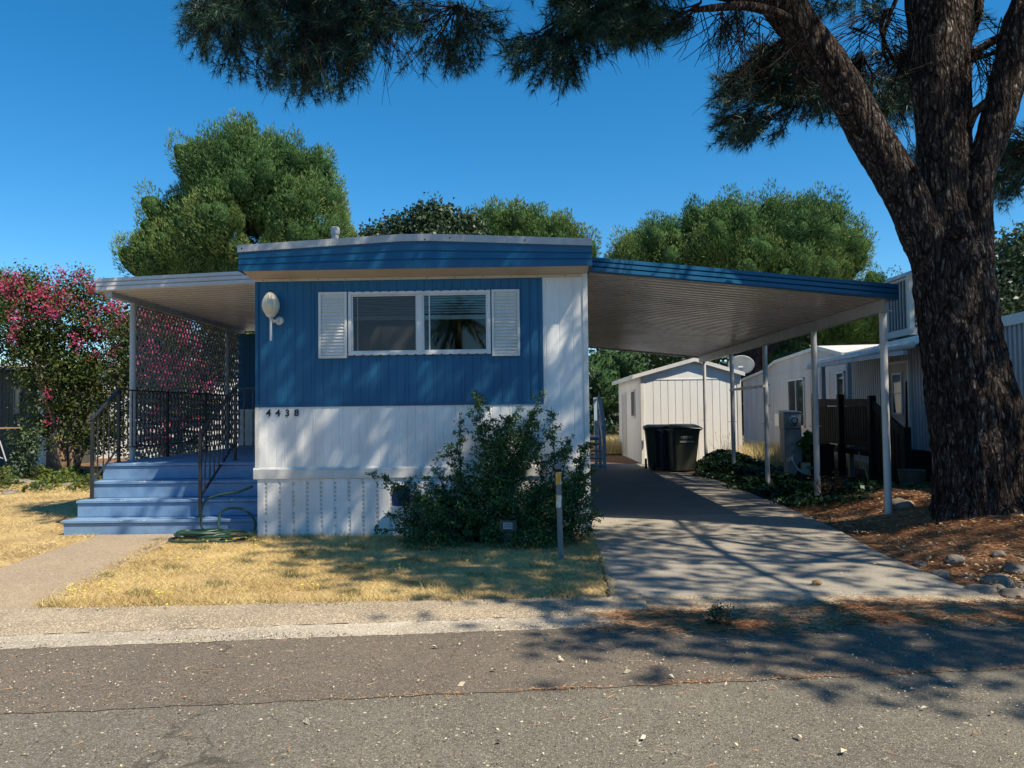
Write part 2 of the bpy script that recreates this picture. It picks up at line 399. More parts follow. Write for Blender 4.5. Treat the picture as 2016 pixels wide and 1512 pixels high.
strip('road_edge_lane', lambda x: RY(x)+.006*math.sin(x*9)+.008*math.sin(x*23+1)+random.uniform(-.006, .006), lambda x: KY(x)+.01, .008, .008, M_road2, n=1600)
strip('gutter', lambda x: KY(x), lambda x: KY(x)+.26, .016, .03, M_gutter, mid=[(0, .010), (.3, .014), (.8, .020), (1, .03)], x1=.9, n=900, jit=.012)
strip('kerb', lambda x: KY(x)+.26, lambda x: LY(x)+.02, .03, .06, M_kerb, mid=[(0, .030), (.35, .056), (1, .060)], x1=.9, n=600, jit=.02)
strip('driveway_apron', lambda x: KY(x), lambda x: 6.34, .02, .05, M_kerb, mid=[(0, .014), (.3, .02), (1, .034)], x0=.9, x1=4.6, n=60)
dl = [(0.66, 6.34), (.74, 8.0), (.80, 10.95)]; dr = [(3.62, 6.30), (3.60, 7.85), (3.78, 9.4), (3.88, 10.95)]
md = MB(); md.prism(dl[::1]+dr[::-1], -.05, .046)
structure(md.build('driveway', M_conc, bevel=.01))
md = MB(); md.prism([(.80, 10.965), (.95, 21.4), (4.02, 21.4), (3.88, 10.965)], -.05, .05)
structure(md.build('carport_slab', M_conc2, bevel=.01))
md = MB(); md.prism([(-5.42, 9.72), (-5.30, 7.7), (-5.2, 5.95), (-3.83, 5.9), (-4.12, 7.8), (-4.30, 9.0), (-4.45, 9.72)], -.05, .045)
structure(md.build('walkway', M_walk, bevel=.012))
def lawn(name, poly, z, jit=.06):
    P = []
    n = len(poly)
    for i in range(n):
        a, b = Vector(poly[i]), Vector(poly[(i+1) % n]); k = max(1, int((b-a).length/.12))
        for j in range(k):
            q = a+(b-a)*(j/k); P.append((q.x+random.uniform(-jit, jit), q.y+random.uniform(-jit, jit)))
    m = MB(); m.prism(P, z-.05, z); o = m.build(name, M_straw); return structure(o)
L1 = [(-3.93, 6.0), (.62, 6.2), (.70, 8.2), (.80, 9.6), (-3.4, 9.8), (-4.3, 9.75)]
L2 = [(-14, 4.75), (-5.28, 5.62), (-5.35, 7.7), (-5.45, 9.8), (-6.0, 10.2), (-6.1, 14.5), (-9, 17), (-16, 17)]
lawn('front_lawn', L1, .038); lawn('side_lawn', L2, .034)
# ============================================================ THE MOBILE HOME
FY = 9.45; X0, X1 = -3.35, .76
home = thing('mobile_home', 'single wide mobile home with a bright blue upper front wall and white lower siding', 'mobile home', (-1.3, 13, 0))
def ribbed(m, x0, x1, y, z0, z1, pitch=.1016, g=.014, d=.0045, seed=0):
    r = random.Random(seed); P = [(x0, y, 0)]; x = x0+.03; k = 0
    while x < x1-.03:
        P += [(x, y, 0), (x+g*.35, y+d, 0), (x+g*.65, y+d, 0), (x+g, y, 0)]
        k += 1; x += pitch if k % 4 else pitch*.42
    P.append((x1, y, 0)); m.ext(P, (0,0,z0), (0,0,z1)); return m
m = MB(); ribbed(m, X0, -2.19, FY, 1.642, 3.23); ribbed(m, -2.19, -.444, FY, 1.642, 2.26); ribbed(m, -2.19, -.444, FY, 3.04, 3.23); ribbed(m, -.444, .205, FY, 1.642, 3.23, seed=1); m.build('upper_front_wall', M_blue, home, label='blue ribbed upper front wall')
m = MB(); ribbed(m, X0, .205, FY, .80, 1.655); ribbed(m, .205, .71, FY, .80, 3.23, .165); m.build('lower_front_wall', M_white, home, label='white ribbed siding')
m = MB(); m.box(X0, .205, FY-.012, FY+.01, 1.630, 1.668); m.box(.17, .205, FY-.0135, FY+.01, 1.668, 3.22); m.box(.055, .068, FY-.009, FY+.01, 1.668, 3.22)
m.build('blue_trim_strip', M_bluetrim, home)
m = MB(); m.box(.70, X1, FY-.018, FY+.05, .0, 3.24); m.build('corner_trim', M_trim, home)
m = MB(); m.box(X0-.01, X0+.035, FY-.014, FY+.05, .8, 1.63); m.build('corner_trim', M_trim, home)
m = MB(); m.box(X0-.008, X0+.03, FY-.015, FY+.05, 1.63, 3.23); m.build('blue_corner_trim', M_bluetrim, home)
# body behind the front wall, with the wider part at the back of the porch
def shell(m, x0, x1, y0, y1, z0, z1, front=True):
    m.box(x0, x0+.05, y0, y1, z0, z1); m.box(x1-.05, x1, y0, y1, z0, z1); m.box(x0+.05, x1-.05, y1-.05, y1, z0, z1)
m = MB(); shell(m, X0+.01, X1-.01, FY+.04, 27.0, 0.0, 3.3); m.build('side_wall', M_white, home)
m = MB(); ribbed(m, -5.95, X0, 15.72, 1.65, 3.2); m.build('expando_upper_wall', M_blue, home)
m = MB(); ribbed(m, -5.95, X0, 15.72, .6, 1.65); m.box(-5.95, -5.9, 15.74, 21, 0, 3.2); m.build('expando_lower_wall', M_white, home)
# front porch door on the expando wall
m = MB(); m.box(-4.75, -3.95, 15.66, 15.71, .9, 2.95); m.build('door', M_blue, home, bevel=.005)
m = MB(); m.box(X0+.06, X1-.06, FY+.06, 26.9, .72, .78); m.build('floor', M_dark, home)
m = MB(); m.box(X0+.06, X1-.06, 12.6, 12.66, .8, 3.2); m.build('inner_wall', Mat('room_wall', .9).col((.10,.09,.08)).m, home)
# belt and skirt
m = MB(); m.box(X0-.03, X1-.065, FY-.035, FY+.005, .745, .862); m.add([(X0-.03, FY-.035, .862), (X1-.065, FY-.035, .862), (X1-.065, FY-.0, .89), (X0-.03, FY-.0, .89)], [(0,1,2,3)])
m.build('belt_trim', M_trim, home, bevel=.006)
m = MB(); P = [(X0+.02, FY-.012, 0)]; x = X0+.10
while x < X1-.15:
    P += [(x, FY-.012, 0), (x+.006, FY-.004, 0), (x+.034, FY-.004, 0), (x+.040, FY-.012, 0)]; x += .172
P.append((X1-.07, FY-.012, 0)); m.ext(P, (0,0,-.02), (0,0,.75)); m.build('skirting', M_white, home)
m = MB(); x = X0+.10
while x < X1-.15:
    z = .05
    while z < .70:
        if random.random() < .93:
            for dx in (.010, .023): m.box(x+dx, x+dx+.0065, FY-.0065, FY-.003, z, z+.030)
        z += .052
    x += .172
m.build('vent_slots', M_vent, home)
# roof: shallow arch with a deep blue fascia, galvanised drip edge and cream soffit
RX0, RX1, RYF = -3.46, .80, 9.15
def arch(x):                                       # top of the roof edge
    t = (x-RX0)/(RX1-RX0); return 3.585+.10*min(t/.46, 1)-.09*max(0, (t-.55)/.45)
xsn = [RX0+(RX1-RX0)*i/24 for i in range(25)]
m = MB()
for a, b in zip(xsn[:-1], xsn[1:]):
    m.hexa([(a, RYF+.02, 3.40), (b, RYF+.02, 3.40), (b, 27.2, 3.40), (a, 27.2, 3.40), (a, RYF+.02, arch(a)-.01), (b, RYF+.02, arch(b)-.01), (b, 27.2, arch(b)-.01), (a, 27.2, arch(a)-.01)])
roof = m.build('roof', M_gal, home)
m = MB(); V = []; rows = [0, .10, .115, .34, .36, .42, .64, .66, .72, .94, 1.0]; off = [0, 0, -.006, -.006, .004, 0, -.006, .004, 0, -.002, 0]
for a in xsn:
    zt = arch(a)-.082; zb = 3.272
    for r, o_ in zip(rows, off): V.append((a, RYF+o_, zt+(zb-zt)*r))
k = len(rows); m.add(V, [(i*k+j, i*k+j+1, (i+1)*k+j+1, (i+1)*k+j) for i in range(24) for j in range(k-1)])
m.box(RX0, RX0+.03, RYF+.005, 27.2, 3.27, arch(RX0)-.08); m.box(RX1-.03, RX1, RYF+.005, 27.2, 3.27, arch(RX1)-.08)
m.build('fascia', M_bluetrim, home)
m = MB()
for a, b in zip(xsn[:-1], xsn[1:]):
    m.hexa([(a, RYF-.022, arch(a)-.085), (b, RYF-.022, arch(b)-.085), (b, RYF+.06, arch(b)-.085), (a, RYF+.06, arch(a)-.085), (a, RYF-.022, arch(a)), (b, RYF-.022, arch(b)), (b, RYF+.06, arch(b)+.004), (a, RYF+.06, arch(a)+.004)])
m.box(RX0-.015, RX0+.02, RYF, 27.2, arch(RX0)-.085, arch(RX0))
m.box(-.88, -.872, RYF-.026, RYF, arch(-.9)-.083, arch(-.9)-.002); m.box(-2.35, -2.342, RYF-.026, RYF, arch(-2.35)-.083, arch(-2.35)-.002)
m.build('drip_edge', M_gal, home)
m = MB(); m.hexa([(X0-.06, RYF+.01, 3.272), (X1, RYF+.01, 3.272), (X1, FY+.02, 3.222), (X0-.06, FY+.02, 3.222), (X0-.06, RYF+.01, 3.29), (X1, RYF+.01, 3.29), (X1, FY+.02, 3.24), (X0-.06, FY+.02, 3.24)])
m.box(X0-.01, X1, FY-.016, FY+.02, 3.19, 3.224)
m.build('soffit', M_cream, home)
m = MB(); 
for i in range(12): m.lathe((X0+.1+i*.34, FY-.018, 3.206), [(.006, 0), (.006, -.004)], 6, 'y')
for p in ((RX0+.05, arch(RX0+.05)), (-.9, arch(-.9)), (.0, arch(0)), (-1.2, arch(-1.2)-.02)): m.lathe((p[0], RYF-.024, p[1]-.045), [(.009, 0), (.006, -.006)], 8, 'y')
m.build('screws', M_dark, home)
for nm, px in (('roof_vent_pipe', 660),):
    p = at(px, 460, 10.6); m = MB(); m.lathe((p.x, 10.6, 3.6), [(.05, 0), (.05, .44), (.062, .44), (.062, .53), (.04, .545)], 16)
    m.build(nm, M_gal, home, smooth=False)
# window
wx0, wx1, wz0, wz1 = -2.197, -.437, 2.255, 3.045
win = MB()
def framebox(m, x0, x1, z0, z1, w, ya, yb):
    m.box(x0, x1, ya, yb, z0, z0+w); m.box(x0, x1, ya, yb, z1-w, z1); m.box(x0, x0+w, ya, yb, z0+w, z1-w); m.box(x1-w, x1, ya, yb, z0+w, z1-w)
framebox(win, wx0, wx1, wz0, wz1, .040, FY-.035, FY+.05); win.box(-1.345, -1.275, FY-.028, FY+.05, wz0+.04, wz1-.04)
win = win.build('window', M_alu, home, bevel=.003)
ORG[win.name] = ORG[home.name]
m = MB(); framebox(m, wx0+.04, -1.345, wz0+.04, wz1-.04, .018, FY-.012, FY+.03); framebox(m, -1.275, wx1-.04, wz0+.04, wz1-.04, .018, FY-.018, FY+.02)
m.box(-1.20, -1.185, FY-.012, FY+.02, wz0+.05, wz1-.05); m.box(-2.09, -2.08, FY+.0, FY+.02, wz0+.05, wz1-.05)
m.build('sash', M_alu, win)
m = MB(); m.box(wx0+.05, -1.35, FY+.008, FY+.012, wz0+.05, wz1-.05); m.build('pane', M_glass, win)
m = MB(); m.box(-1.28, wx1-.05, FY+.001, FY+.005, wz0+.05, wz1-.05); m.build('pane', M_glass, win)
m = MB(); m.add([(wx0+.05, FY-.004, wz0+.05), (-1.35, FY-.004, wz0+.05), (-1.35, FY-.004, wz1-.05), (wx0+.05, FY-.004, wz1-.05)], [(0,1,2,3)]); m.build('insect_screen', M_screen, win)
m = MB()
for (a, b) in ((wx0+.06, -1.36), (-1.27, wx1-.06)):
    for i in range(7):
        z = wz1-.075-i*.032; m.hexa([(a, FY+.030, z-.009), (b, FY+.030, z-.009), (b, FY+.046, z+.009), (a, FY+.046, z+.009), (a, FY+.030, z-.006), (b, FY+.030, z-.006), (b, FY+.046, z+.012), (a, FY+.046, z+.012)])
    m.box(a, b, FY+.028, FY+.05, wz1-.35, wz1-.298); m.box(a+.12, a+.124, FY+.028, FY+.03, wz1-.36, wz1-.05); m.box(b-.12, b-.116, FY+.028, FY+.03, wz1-.36, wz1-.05)
m.build('blind', M_blind, win)
m = MB()
for i in range(16):
    for z in (wz0+.002, wz1-.002): m.box(wx0+.06+i*.108, wx0+.09+i*.108, FY-.0375, FY-.034, z-.004, z+.004)
m.build('weep_slots', M_dark, win)
for (a, b) in ((-2.565, -2.212), (-.422, -.078)):
    m = MB(); framebox(m, a, b, 2.225, 3.045, .032, FY-.040, FY+.0)
    m.box(a+.03, b-.03, FY-.016, FY+.002, 2.25, 3.02)
    z = 2.262
    while z < 2.99:
        m.hexa([(a+.034, FY-.034, z), (b-.034, FY-.034, z), (b-.034, FY-.016, z), (a+.034, FY-.016, z), (a+.034, FY-.030, z+.010), (b-.034, FY-.030, z+.010), (b-.034, FY-.016, z+.036), (a+.034, FY-.016, z+.036)]); z += .041
    m.build('shutter', M_trim, home, bevel=.002)
# house number
def digit(ch, x, z, h):
    cu = bpy.data.curves.new('n', 'FONT'); cu.body = ch; cu.size = h/.70; cu.extrude = .004; cu.align_x = 'CENTER'; cu.offset = .0022
    t = bpy.data.objects.new('n', cu); sc.collection.objects.link(t); dg = bpy.context.evaluated_depsgraph_get()
    me = t.evaluated_get(dg).to_mesh(); V = [v.co.copy() for v in me.vertices]; F = [tuple(p.vertices) for p in me.polygons]
    bpy.data.objects.remove(t); return V, F
def write(name, txt, c, h, mat, parent, M=Matrix.Identity(3), spacing=None):
    V, F = digit(txt, 0, 0, h); R = Matrix(((1,0,0),(0,0,-1),(0,1,0)))
    V = [M @ (R @ v) + Vector(c) for v in V]; return link(name, [tuple(v) for v in V], F, mat, parent)
for ch, px, py in (('4', 528.6, 819.5), ('4', 546.8, 819.5), ('3', 565.8, 819.5), ('8', 583.8, 819)):
    p = at(px, py, FY-.008); write('numeral', ch, (p.x, FY-.008, p.z), .082, M_num, home)
# egg shaped wall lamp
p = at(541, 600, FY); lx = p.x
lamp = thing('wall_lamp', 'egg shaped ribbed pearl lamp mounted on the blue wall beside the shutter', 'lamp', (lx, FY, p.z))
ORG[lamp.name] = Vector((lx, FY, p.z))
V = []; F = []; n = 64; prof = []
for i in range(15):
    t = i/14; z = 2.755+t*.285; r = .103*math.sin(math.pi*(.14+.80*t**.95))**.75; prof.append((r, z))
for r, z in prof:
    for k in range(n):
        an = 2*math.pi*k/n; rr = r*(1+.035*(1 if k % 4 < 2 else -1)); V.append((lx+rr*math.cos(an), FY-.15+rr*math.sin(an), z))
for i in range(14):
    for k in range(n): F.append((i*n+k, i*n+(k+1) % n, (i+1)*n+(k+1) % n, (i+1)*n+k))
F += [tuple(reversed(range(n))), tuple(14*n+k for k in range(n))]
link('lamp_globe', V, F, M_globe, lamp, smooth=True)
m = MB(); m.lathe((lx, FY-.15, 2.725), [(.03, 0), (.055, .02), (.062, .05)], 20); m.tube(bez((lx, FY-.15, 2.72), (lx+.01, FY-.12, 2.66), (lx+.06, FY-.03, 2.70)), .022, 10)
m.lathe((lx+.062, FY-.005, 2.70), [(.055, 0), (.05, -.02), (.03, -.035)], 20, 'y'); m.build('bracket', M_trim, lamp, smooth=True)
m = MB(); m.tube([(lx, FY-.15, 2.72), (lx+.001, FY-.15, 2.44)], .014, 10); m.build('stem', M_trim, lamp)
m = MB(); m.lathe((lx, FY-.15, 3.04), [(.032, 0), (.03, .014), (.012, .02)], 16); m.build('cap', M_dark, lamp)
# rear side stairs
st = thing('side_stairs', 'pale blue wooden stair railing just beyond the white corner of the home', 'stairs', (1.3, 20.5, 0))
m = MB(); m.box(.77, 1.9, 20, 21.2, .76, .84); m.build('landing', M_deck, st)
m = MB()
for i in range(4): m.box(.82, 1.88, 20-.26*(i+1), 20-.26*i-.01, .70-.17*i-.04, .70-.17*i)
m.build('treads', M_deck, st)
bp = painted('pale_blue_paint', (.36,.50,.66), .5)
for y, z in ((19.95, 1.85), (21.1, 1.85), (18.85, 1.12)): m = MB(); m.box(1.83, 1.91, y, y+.08, .05, z); m.build('post', bp, st)
m = MB(); m.bar((1.87, 21.2, 1.86), (1.87, 19.9, 1.86), .10, .05); m.bar((1.87, 19.98, 1.84), (1.87, 18.8, 1.10), .10, .09); m.bar((1.87, 19.98, 1.35), (1.87, 18.86, .62), .04, .12); m.build('handrail', bp, st)
# ============================================================ PORCH
DZ = .88
porch = thing('porch', 'blue painted wooden porch deck with four wide steps and black iron railings', 'porch', (-4.7, 10.5, 0))
PX0, PX1 = -5.93, -3.40
def boardbox(m, x0, x1, y0, y1, z0, z1): m.box(x0, x1, y0, y1, z0, z1)
for i in range(4):
    y = 9.75+.30*i; z = .22*(i+1)
    if i < 3:
        m = MB(); m.box(PX0-.01, PX1, y-.022, y+.135, z-.036, z); m.box(PX0-.008, PX1, y+.142, y+.33, z-.036, z-.001); m.build('tread', M_deck, porch, bevel=.005)
    m = MB(); m.box(PX0, PX1-.004, y, y+.035, z-.22+.004, z-.040); m.build('riser', M_deck, porch, bevel=.003)
m = MB(); y = 10.65-.02
while y < 15.65: m.box(PX0-.03, PX1+.02, y, y+.136, DZ-.036, DZ); y += .142
m.build('deck_floor', M_deck, porch, bevel=.004)
m = MB()
for i in range(4): m.box(PX0+.003, PX0+.04, 9.76+.30*i+.036, 10.06+.30*i+(5 if i == 3 else .03), 0, .22*(i+1)-.04)
m.box(PX0+.003, PX0+.04, 10.72, 15.6, 0.0, .84); m.build('side_panel', M_deck, porch)
m = MB(); r_c = random.Random(4)
for (i_, xc) in ((1, -5.35), (1, -5.30), (1, -5.0), (2, -5.25), (2, -5.2), (2, -4.95), (0, -5.2), (2, -4.2), (1, -3.9), (3, -5.5), (0, -4.9), (2, -3.8)):
    y = 9.75+.30*i_-(.022 if i_ < 3 else .02); z = .22*(i_+1); w_ = r_c.uniform(.015, .05)
    m.add([(xc, y-.0015, z-.001), (xc+w_*.4, y-.0015, z-r_c.uniform(.006, .018)), (xc+w_, y-.0015, z-.002), (xc+w_*.8, y+r_c.uniform(.01, .025), z+.0015), (xc+w_*.2, y+r_c.uniform(.01, .02), z+.0015)], [(0, 1, 2), (0, 2, 3, 4)])
m.build('bare_patches', M_trim, porch)
def railing(label, rails, posts, balusters):
    r = MB()
    for a, b, w_, h_ in rails: r.bar(a, b, w_, h_)
    o = r.build('railing', M_black, porch, bevel=.002, label=label); ORG[o.name] = ORG[porch.name]
    for x, y, z0, z1 in posts:
        m = MB(); m.box(x-.019, x+.019, y-.019, y+.019, z0, z1); m.box(x-.045, x+.045, y-.045, y+.045, z0, z0+.008); m.lathe((x, y, z1), [(.022, 0), (.024, .006), (.012, .014)], 8); m.build('post', M_black, o)
    for x, y, z0, z1 in balusters:                 # twisted square bar
        V = []; F = []; k = 18
        for i in range(k+1):
            an = i/k*math.pi*3.0
            for q in range(4):
                a2 = an+q*math.pi/2; V.append((x+.011*math.cos(a2), y+.011*math.sin(a2), z0+(z1-z0)*i/k))
        for i in range(k):
            for q in range(4): F.append((i*4+q, i*4+(q+1) % 4, (i+1)*4+(q+1) % 4, (i+1)*4+q))
        link('baluster', V, F, M_black, o)
xl = -5.87; lo, up = 10.28, 10.95
sl_ = lambda y, za, zb, ya, yb: za+(zb-za)*(y-ya)/(yb-ya)
rails = [((xl, lo-.03, 1.50), (xl, up+.01, 1.93), .045, .022), ((xl, lo, .66), (xl, up, 1.09), .03, .014),
         ((xl, up, 1.925), (xl, 15.6, 1.925), .04, .018), ((xl, up, 1.085), (xl, 15.6, 1.085), .03, .014)]
bal = [(xl, y, sl_(y, .66, 1.09, lo, up), sl_(y, 1.50, 1.93, lo, up)) for y in (10.41, 10.55, 10.69, 10.83)]
bal += [(xl, up+.125+i*.125, 1.085, 1.925) for i in range(37) if i % 12 != 11]
railing('black wrought iron railing along the lattice side', rails, [(xl, lo, .44, 1.52), (xl, up, DZ, 1.93), (xl, up+1.5, DZ, 1.93), (xl, up+3.0, DZ, 1.93)], bal)
xr = -4.26; lo, up = 9.95, 11.15
rails = [((xr, lo-.04, 1.29), (xr, up+.01, 1.94), .05, .024), ((xr, lo, .48), (xr, up, 1.13), .032, .016),
         ((xr, up, 1.925), (-3.37, up, 1.925), .018, .02), ((xr, up, 1.085), (-3.37, up, 1.085), .014, .016)]
bal = [(xr, lo+(up-lo)*i/8, sl_(lo+(up-lo)*i/8, .48, 1.13, lo, up), sl_(lo+(up-lo)*i/8, 1.29, 1.94, lo, up)) for i in range(1, 8)]
bal += [(xr+.13*i, up, 1.085, 1.925) for i in range(1, 7)]
railing('black wrought iron stair railing in the middle of the steps', rails, [(xr, lo, .22, 1.31), (xr, up, DZ, 1.94)], bal)
# awning over the porch with lattice
awn = thing('porch_awning', 'cream corrugated metal awning over the blue porch with white lattice side screen', 'awning', (-5, 12, 0))
def corr(m, x0, z0, x1, z1, y0, y1, pitch, d, th=.004):
    P = []; y = y0
    while y < y1:
        P += [(y, 0), (y+pitch*.42, 0), (y+pitch*.5, -d), (y+pitch*.92, -d)]; y += pitch
    V = [(x0, yy, z0+dz) for yy, dz in P]+[(x1, yy, z1+dz) for yy, dz in P]; n = len(P)
    m.add(V, [(i, i+1, n+i+1, n+i) for i in range(n-1)]); return m
m = MB(); corr(m, -6.04, 3.345, -3.36, 3.44, 10.72, 15.95, .19, .05); m.add([(-6.04, 10.72, 3.40), (-3.36, 10.72, 3.50), (-3.36, 15.95, 3.50), (-6.04, 15.95, 3.40)], [(0,1,2,3)])
m.build('roof_panel', M_awning, awn)
def fascia(m, A, B, h, y, th=.05, lips=3, end=True):   # stepped gutter fascia along x
    (xa, za), (xb, zb) = A, B; prof = [(0, 0)]
    for i in range(lips):
        f0 = i/lips; f1 = (i+1)/lips; prof += [(f0+.03/lips, -.022), (f0+.75/lips, -.026), (f1-.06/lips, -.003), (f1, 0)]
    V = [(xa, y+o, za-h*f) for f, o in prof]+[(xb, y+o, zb-h*f) for f, o in prof]; n = len(prof)
    m.add(V, [(i, i+1, n+i+1, n+i) for i in range(n-1)])
    m.hexa([(xa, y+.001, za-h), (xb, y+.001, zb-h), (xb, y+th, zb-h), (xa, y+th, za-h), (xa, y+.001, za), (xb, y+.001, zb), (xb, y+th, zb), (xa, y+th, za)])
m = MB(); fascia(m, (-6.06, 3.49), (-3.36, 3.585), .185, 10.70); m.box(-6.085, -6.045, 10.70, 15.95, 3.30, 3.49); m.build('fascia', M_awning, awn)
m = MB(); m.box(-5.96, -5.87, 10.74, 15.9, 3.235, 3.335); m.build('beam', M_greypaint, awn)
for y in (11.42, 15.05):
    m = MB(); m.lathe((-5.915, y, DZ-.0), [(.043, 0), (.043, 3.235-DZ)], 14); m.lathe((-5.915, y, 2.45), [(.046, 0), (.046, .012)], 14); m.build('post', M_greypaint, awn, smooth=False)
def lattice2(ya, yb, za, zb, x, mat, parent, p=.118, w_=.034, sl=.62):
    m = MB()
    for lay, sg in ((0, 1), (1, -1)):
        xx = x+lay*.0085; span = sl*(zb-za)
        c = ya-span if sg > 0 else ya
        while c < (yb if sg > 0 else yb+span):
            y0_, y1_ = c, c+sg*span; t0, t1 = 0., 1.
            ta = (ya-y0_)/(y1_-y0_); tb = (yb-y0_)/(y1_-y0_)
            t0 = max(t0, min(ta, tb)); t1 = min(t1, max(ta, tb))
            if t1-t0 > .01:
                A = Vector((xx, y0_+(y1_-y0_)*t0, za+(zb-za)*t0)); B = Vector((xx, y0_+(y1_-y0_)*t1, za+(zb-za)*t1))
                d = (B-A).normalized(); n_ = d.cross(Vector((1, 0, 0)))*w_/2; o = Vector((.0035, 0, 0))
                m.hexa([A-n_-o, A-n_+o, A+n_+o, A+n_-o, B-n_-o, B-n_+o, B+n_+o, B+n_-o])
            c += p
    m.box(x-.012, x+.02, ya-.02, ya, za, zb); m.box(x-.012, x+.02, ya, yb, zb, zb+.02)
    return m.build('lattice', mat, parent)
lattice2(11.48, 15.7, DZ+.01, 3.20, -5.935, painted('shaded_lattice', (.25,.26,.26), .6), awn)  # white lattice; an even darker grey carries its shade
# ============================================================ CARPORT
cp = thing('carport', 'long flat metal carport with blue front fascia beside the mobile home', 'carport', (2.7, 15, 0))
CY0, CY1 = 9.56, 20.2; CX0, CX1 = .80, 4.60
def cz(x, base): return base-(x-CX0)/(CX1-CX0)*.41
m = MB(); corr(m, CX0, 3.355, CX1-.02, 2.945, CY0+.04, CY1, .19, .05)
m.build('roof_panel', M_carport, cp)
m = MB(); m.add([(CX0, CY0+.03, 3.43), (CX1, CY0+.03, 3.02), (CX1, CY1, 3.02), (CX0, CY1, 3.43)], [(0,1,2,3)]); m.build('roof_top', M_gal, cp)
m = MB(); fascia(m, (CX0-.05, 3.465), (CX1, 3.055), .188, CY0); m.box(CX1-.03, CX1+.006, CY0+.0, CY0+.10, 2.865, 3.056)
m.build('fascia', M_bluetrim, cp)
m = MB(); m.box(CX1-.004, CX1+.03, CY0+.10, CY1, 2.88, 3.05); m.hexa([(CX0, CY1-.01, 3.27), (CX1, CY1-.01, 2.86), (CX1, CY1+.03, 2.86), (CX0, CY1+.03, 3.27), (CX0, CY1-.01, 3.43), (CX1, CY1-.01, 3.03), (CX1, CY1+.03, 3.03), (CX0, CY1+.03, 3.43)]); m.build('gutter', M_greypaint, cp)
m = MB(); m.box(4.50, 4.535, CY0+.15, CY1-.05, 2.755, 2.90); m.box(4.50, 4.60, CY0+.15, CY1-.05, 2.745, 2.756); m.build('beam', M_greypaint, cp)
PST = (9.9, 12.28, 14.8, 17.2, 19.85)
M_post = painted('post_paint', (.55,.55,.54), .4, (.3,.25,.2), .5, 8)
for i, y in enumerate(PST):
    m = MB(); zb = Hf(4.56, y)-.05
    m.lathe((4.565, y, zb), [(.045, 0), (.045, 2.75-zb)], 16)
    if i == 0: m.lathe((4.565, y, zb), [(.05, 0), (.05, .012)], 16)
    m.build('post', M_post, cp)
m = MB(); m.bar((4.53, 14.75, 1.965), (4.53, 17.2, 1.955), .05, .05); m.build('cross_bar', M_greypaint, cp)
for y in PST[1:]: m = MB(); m.tube([(4.46, y, 1.25), (4.66, y, 1.25)], .006, 6); m.build('bolt', M_greypaint, cp)
# ============================================================ THE BIG PINE
def catmull(P, n):
    out = []
    for i in range(len(P)-1):
        p0, p1, p2, p3 = P[max(i-1, 0)], P[i], P[i+1], P[min(i+2, len(P)-1)]
        for k in range(n):
            t = k/n; out.append([.5*((2*p1[j])+(-p0[j]+p2[j])*t+(2*p0[j]-5*p1[j]+4*p2[j]-p3[j])*t*t+(-p0[j]+3*p1[j]-3*p2[j]+p3[j])*t**3) for j in range(4)])
    out.append(list(P[-1])); return out
def limb(m, P, n=40, step=10, amp=.09, flare=0):
    Q = catmull(P, step); V = []; F = []; prev = None
    for i, q in enumerate(Q):
        p = Vector(q[:3]); t = (Vector(Q[min(i+1, len(Q)-1)][:3])-Vector(Q[max(i-1, 0)][:3])).normalized()
        a = (t.orthogonal() if prev is None else prev-t*prev.dot(t)).normalized(); prev = a; b = t.cross(a)
        for k in range(n):
            an = 2*math.pi*k/n; d = a*math.cos(an)+b*math.sin(an); r = q[3]; s_ = p+d*r
            nz = mnoise.noise(Vector((s_.x*2.1, s_.y*2.1, s_.z*1.0)))*.10
            rg = 1-abs(mnoise.noise(Vector((s_.x*9+s_.z, s_.y*9, s_.z*1.9))))*3
            rg2 = mnoise.noise(Vector((s_.x*24, s_.y*24, s_.z*9)))
            rr = r*(.97+nz)+min(r, .4)*amp*((rg-.35)*.55+rg2*.35)
            if flare: rr += flare*max(0, 1-(p.z-Q[0][2])/.55)**2*(1+.6*math.sin(an*5+1))
            V.append(p+d*rr)
    for i in range(len(Q)-1):
        for k in range(n): F.append((i*n+k, i*n+(k+1) % n, (i+1)*n+(k+1) % n, (i+1)*n+k))
    F.append(tuple((len(Q)-1)*n+k for k in range(n)))
    m.add(V, F)
def pw(px, py, y, hw): p = at(px, py, y); return (p.x, p.y, p.z, hw*y/FPX)
pine = thing('pine_tree', 'huge leaning pine with thick dark scaly trunk forking into three limbs at the right', 'tree', (5.4, 9.1, .3))
m = MB()
base = [pw(1944, 1045, 9.0, 97), pw(1938, 960, 9.0, 89), pw(1920, 820, 9.0, 80), pw(1893, 690, 9.0, 73), pw(1881, 600, 9.0, 73), pw(1873, 530, 8.98, 69), pw(1868, 470, 8.98, 56)]
limb(m, base, 90, 16, .12, .09)
left = [pw(1895, 640, 9.0, 56), pw(1855, 545, 8.97, 50), pw(1815, 460, 8.95, 43), pw(1776, 370, 8.93, 40), pw(1703, 246, 8.90, 39), pw(1630, 125, 8.85, 37), pw(1578, 60, 8.8, 38), pw(1535, 0, 8.8, 40), (2.75, 8.7, 6.75, .24), (1.9, 8.3, 7.5, .2), (.6, 7.8, 8.2, .15), (-1, 7.6, 8.9, .09)]
limb(m, left, 60, 12, .10)
mid = [pw(1885, 640, 9.0, 58), pw(1868, 500, 9.02, 56), pw(1860, 400, 9.05, 51), pw(1858, 246, 9.1, 51), pw(1850, 100, 9.15, 56), pw(1848, 0, 9.2, 62), (5.0, 9.3, 7.4, .33), (5.1, 9.4, 9.2, .25), (4.8, 8.9, 11, .15)]
limb(m, mid, 60, 12, .10)
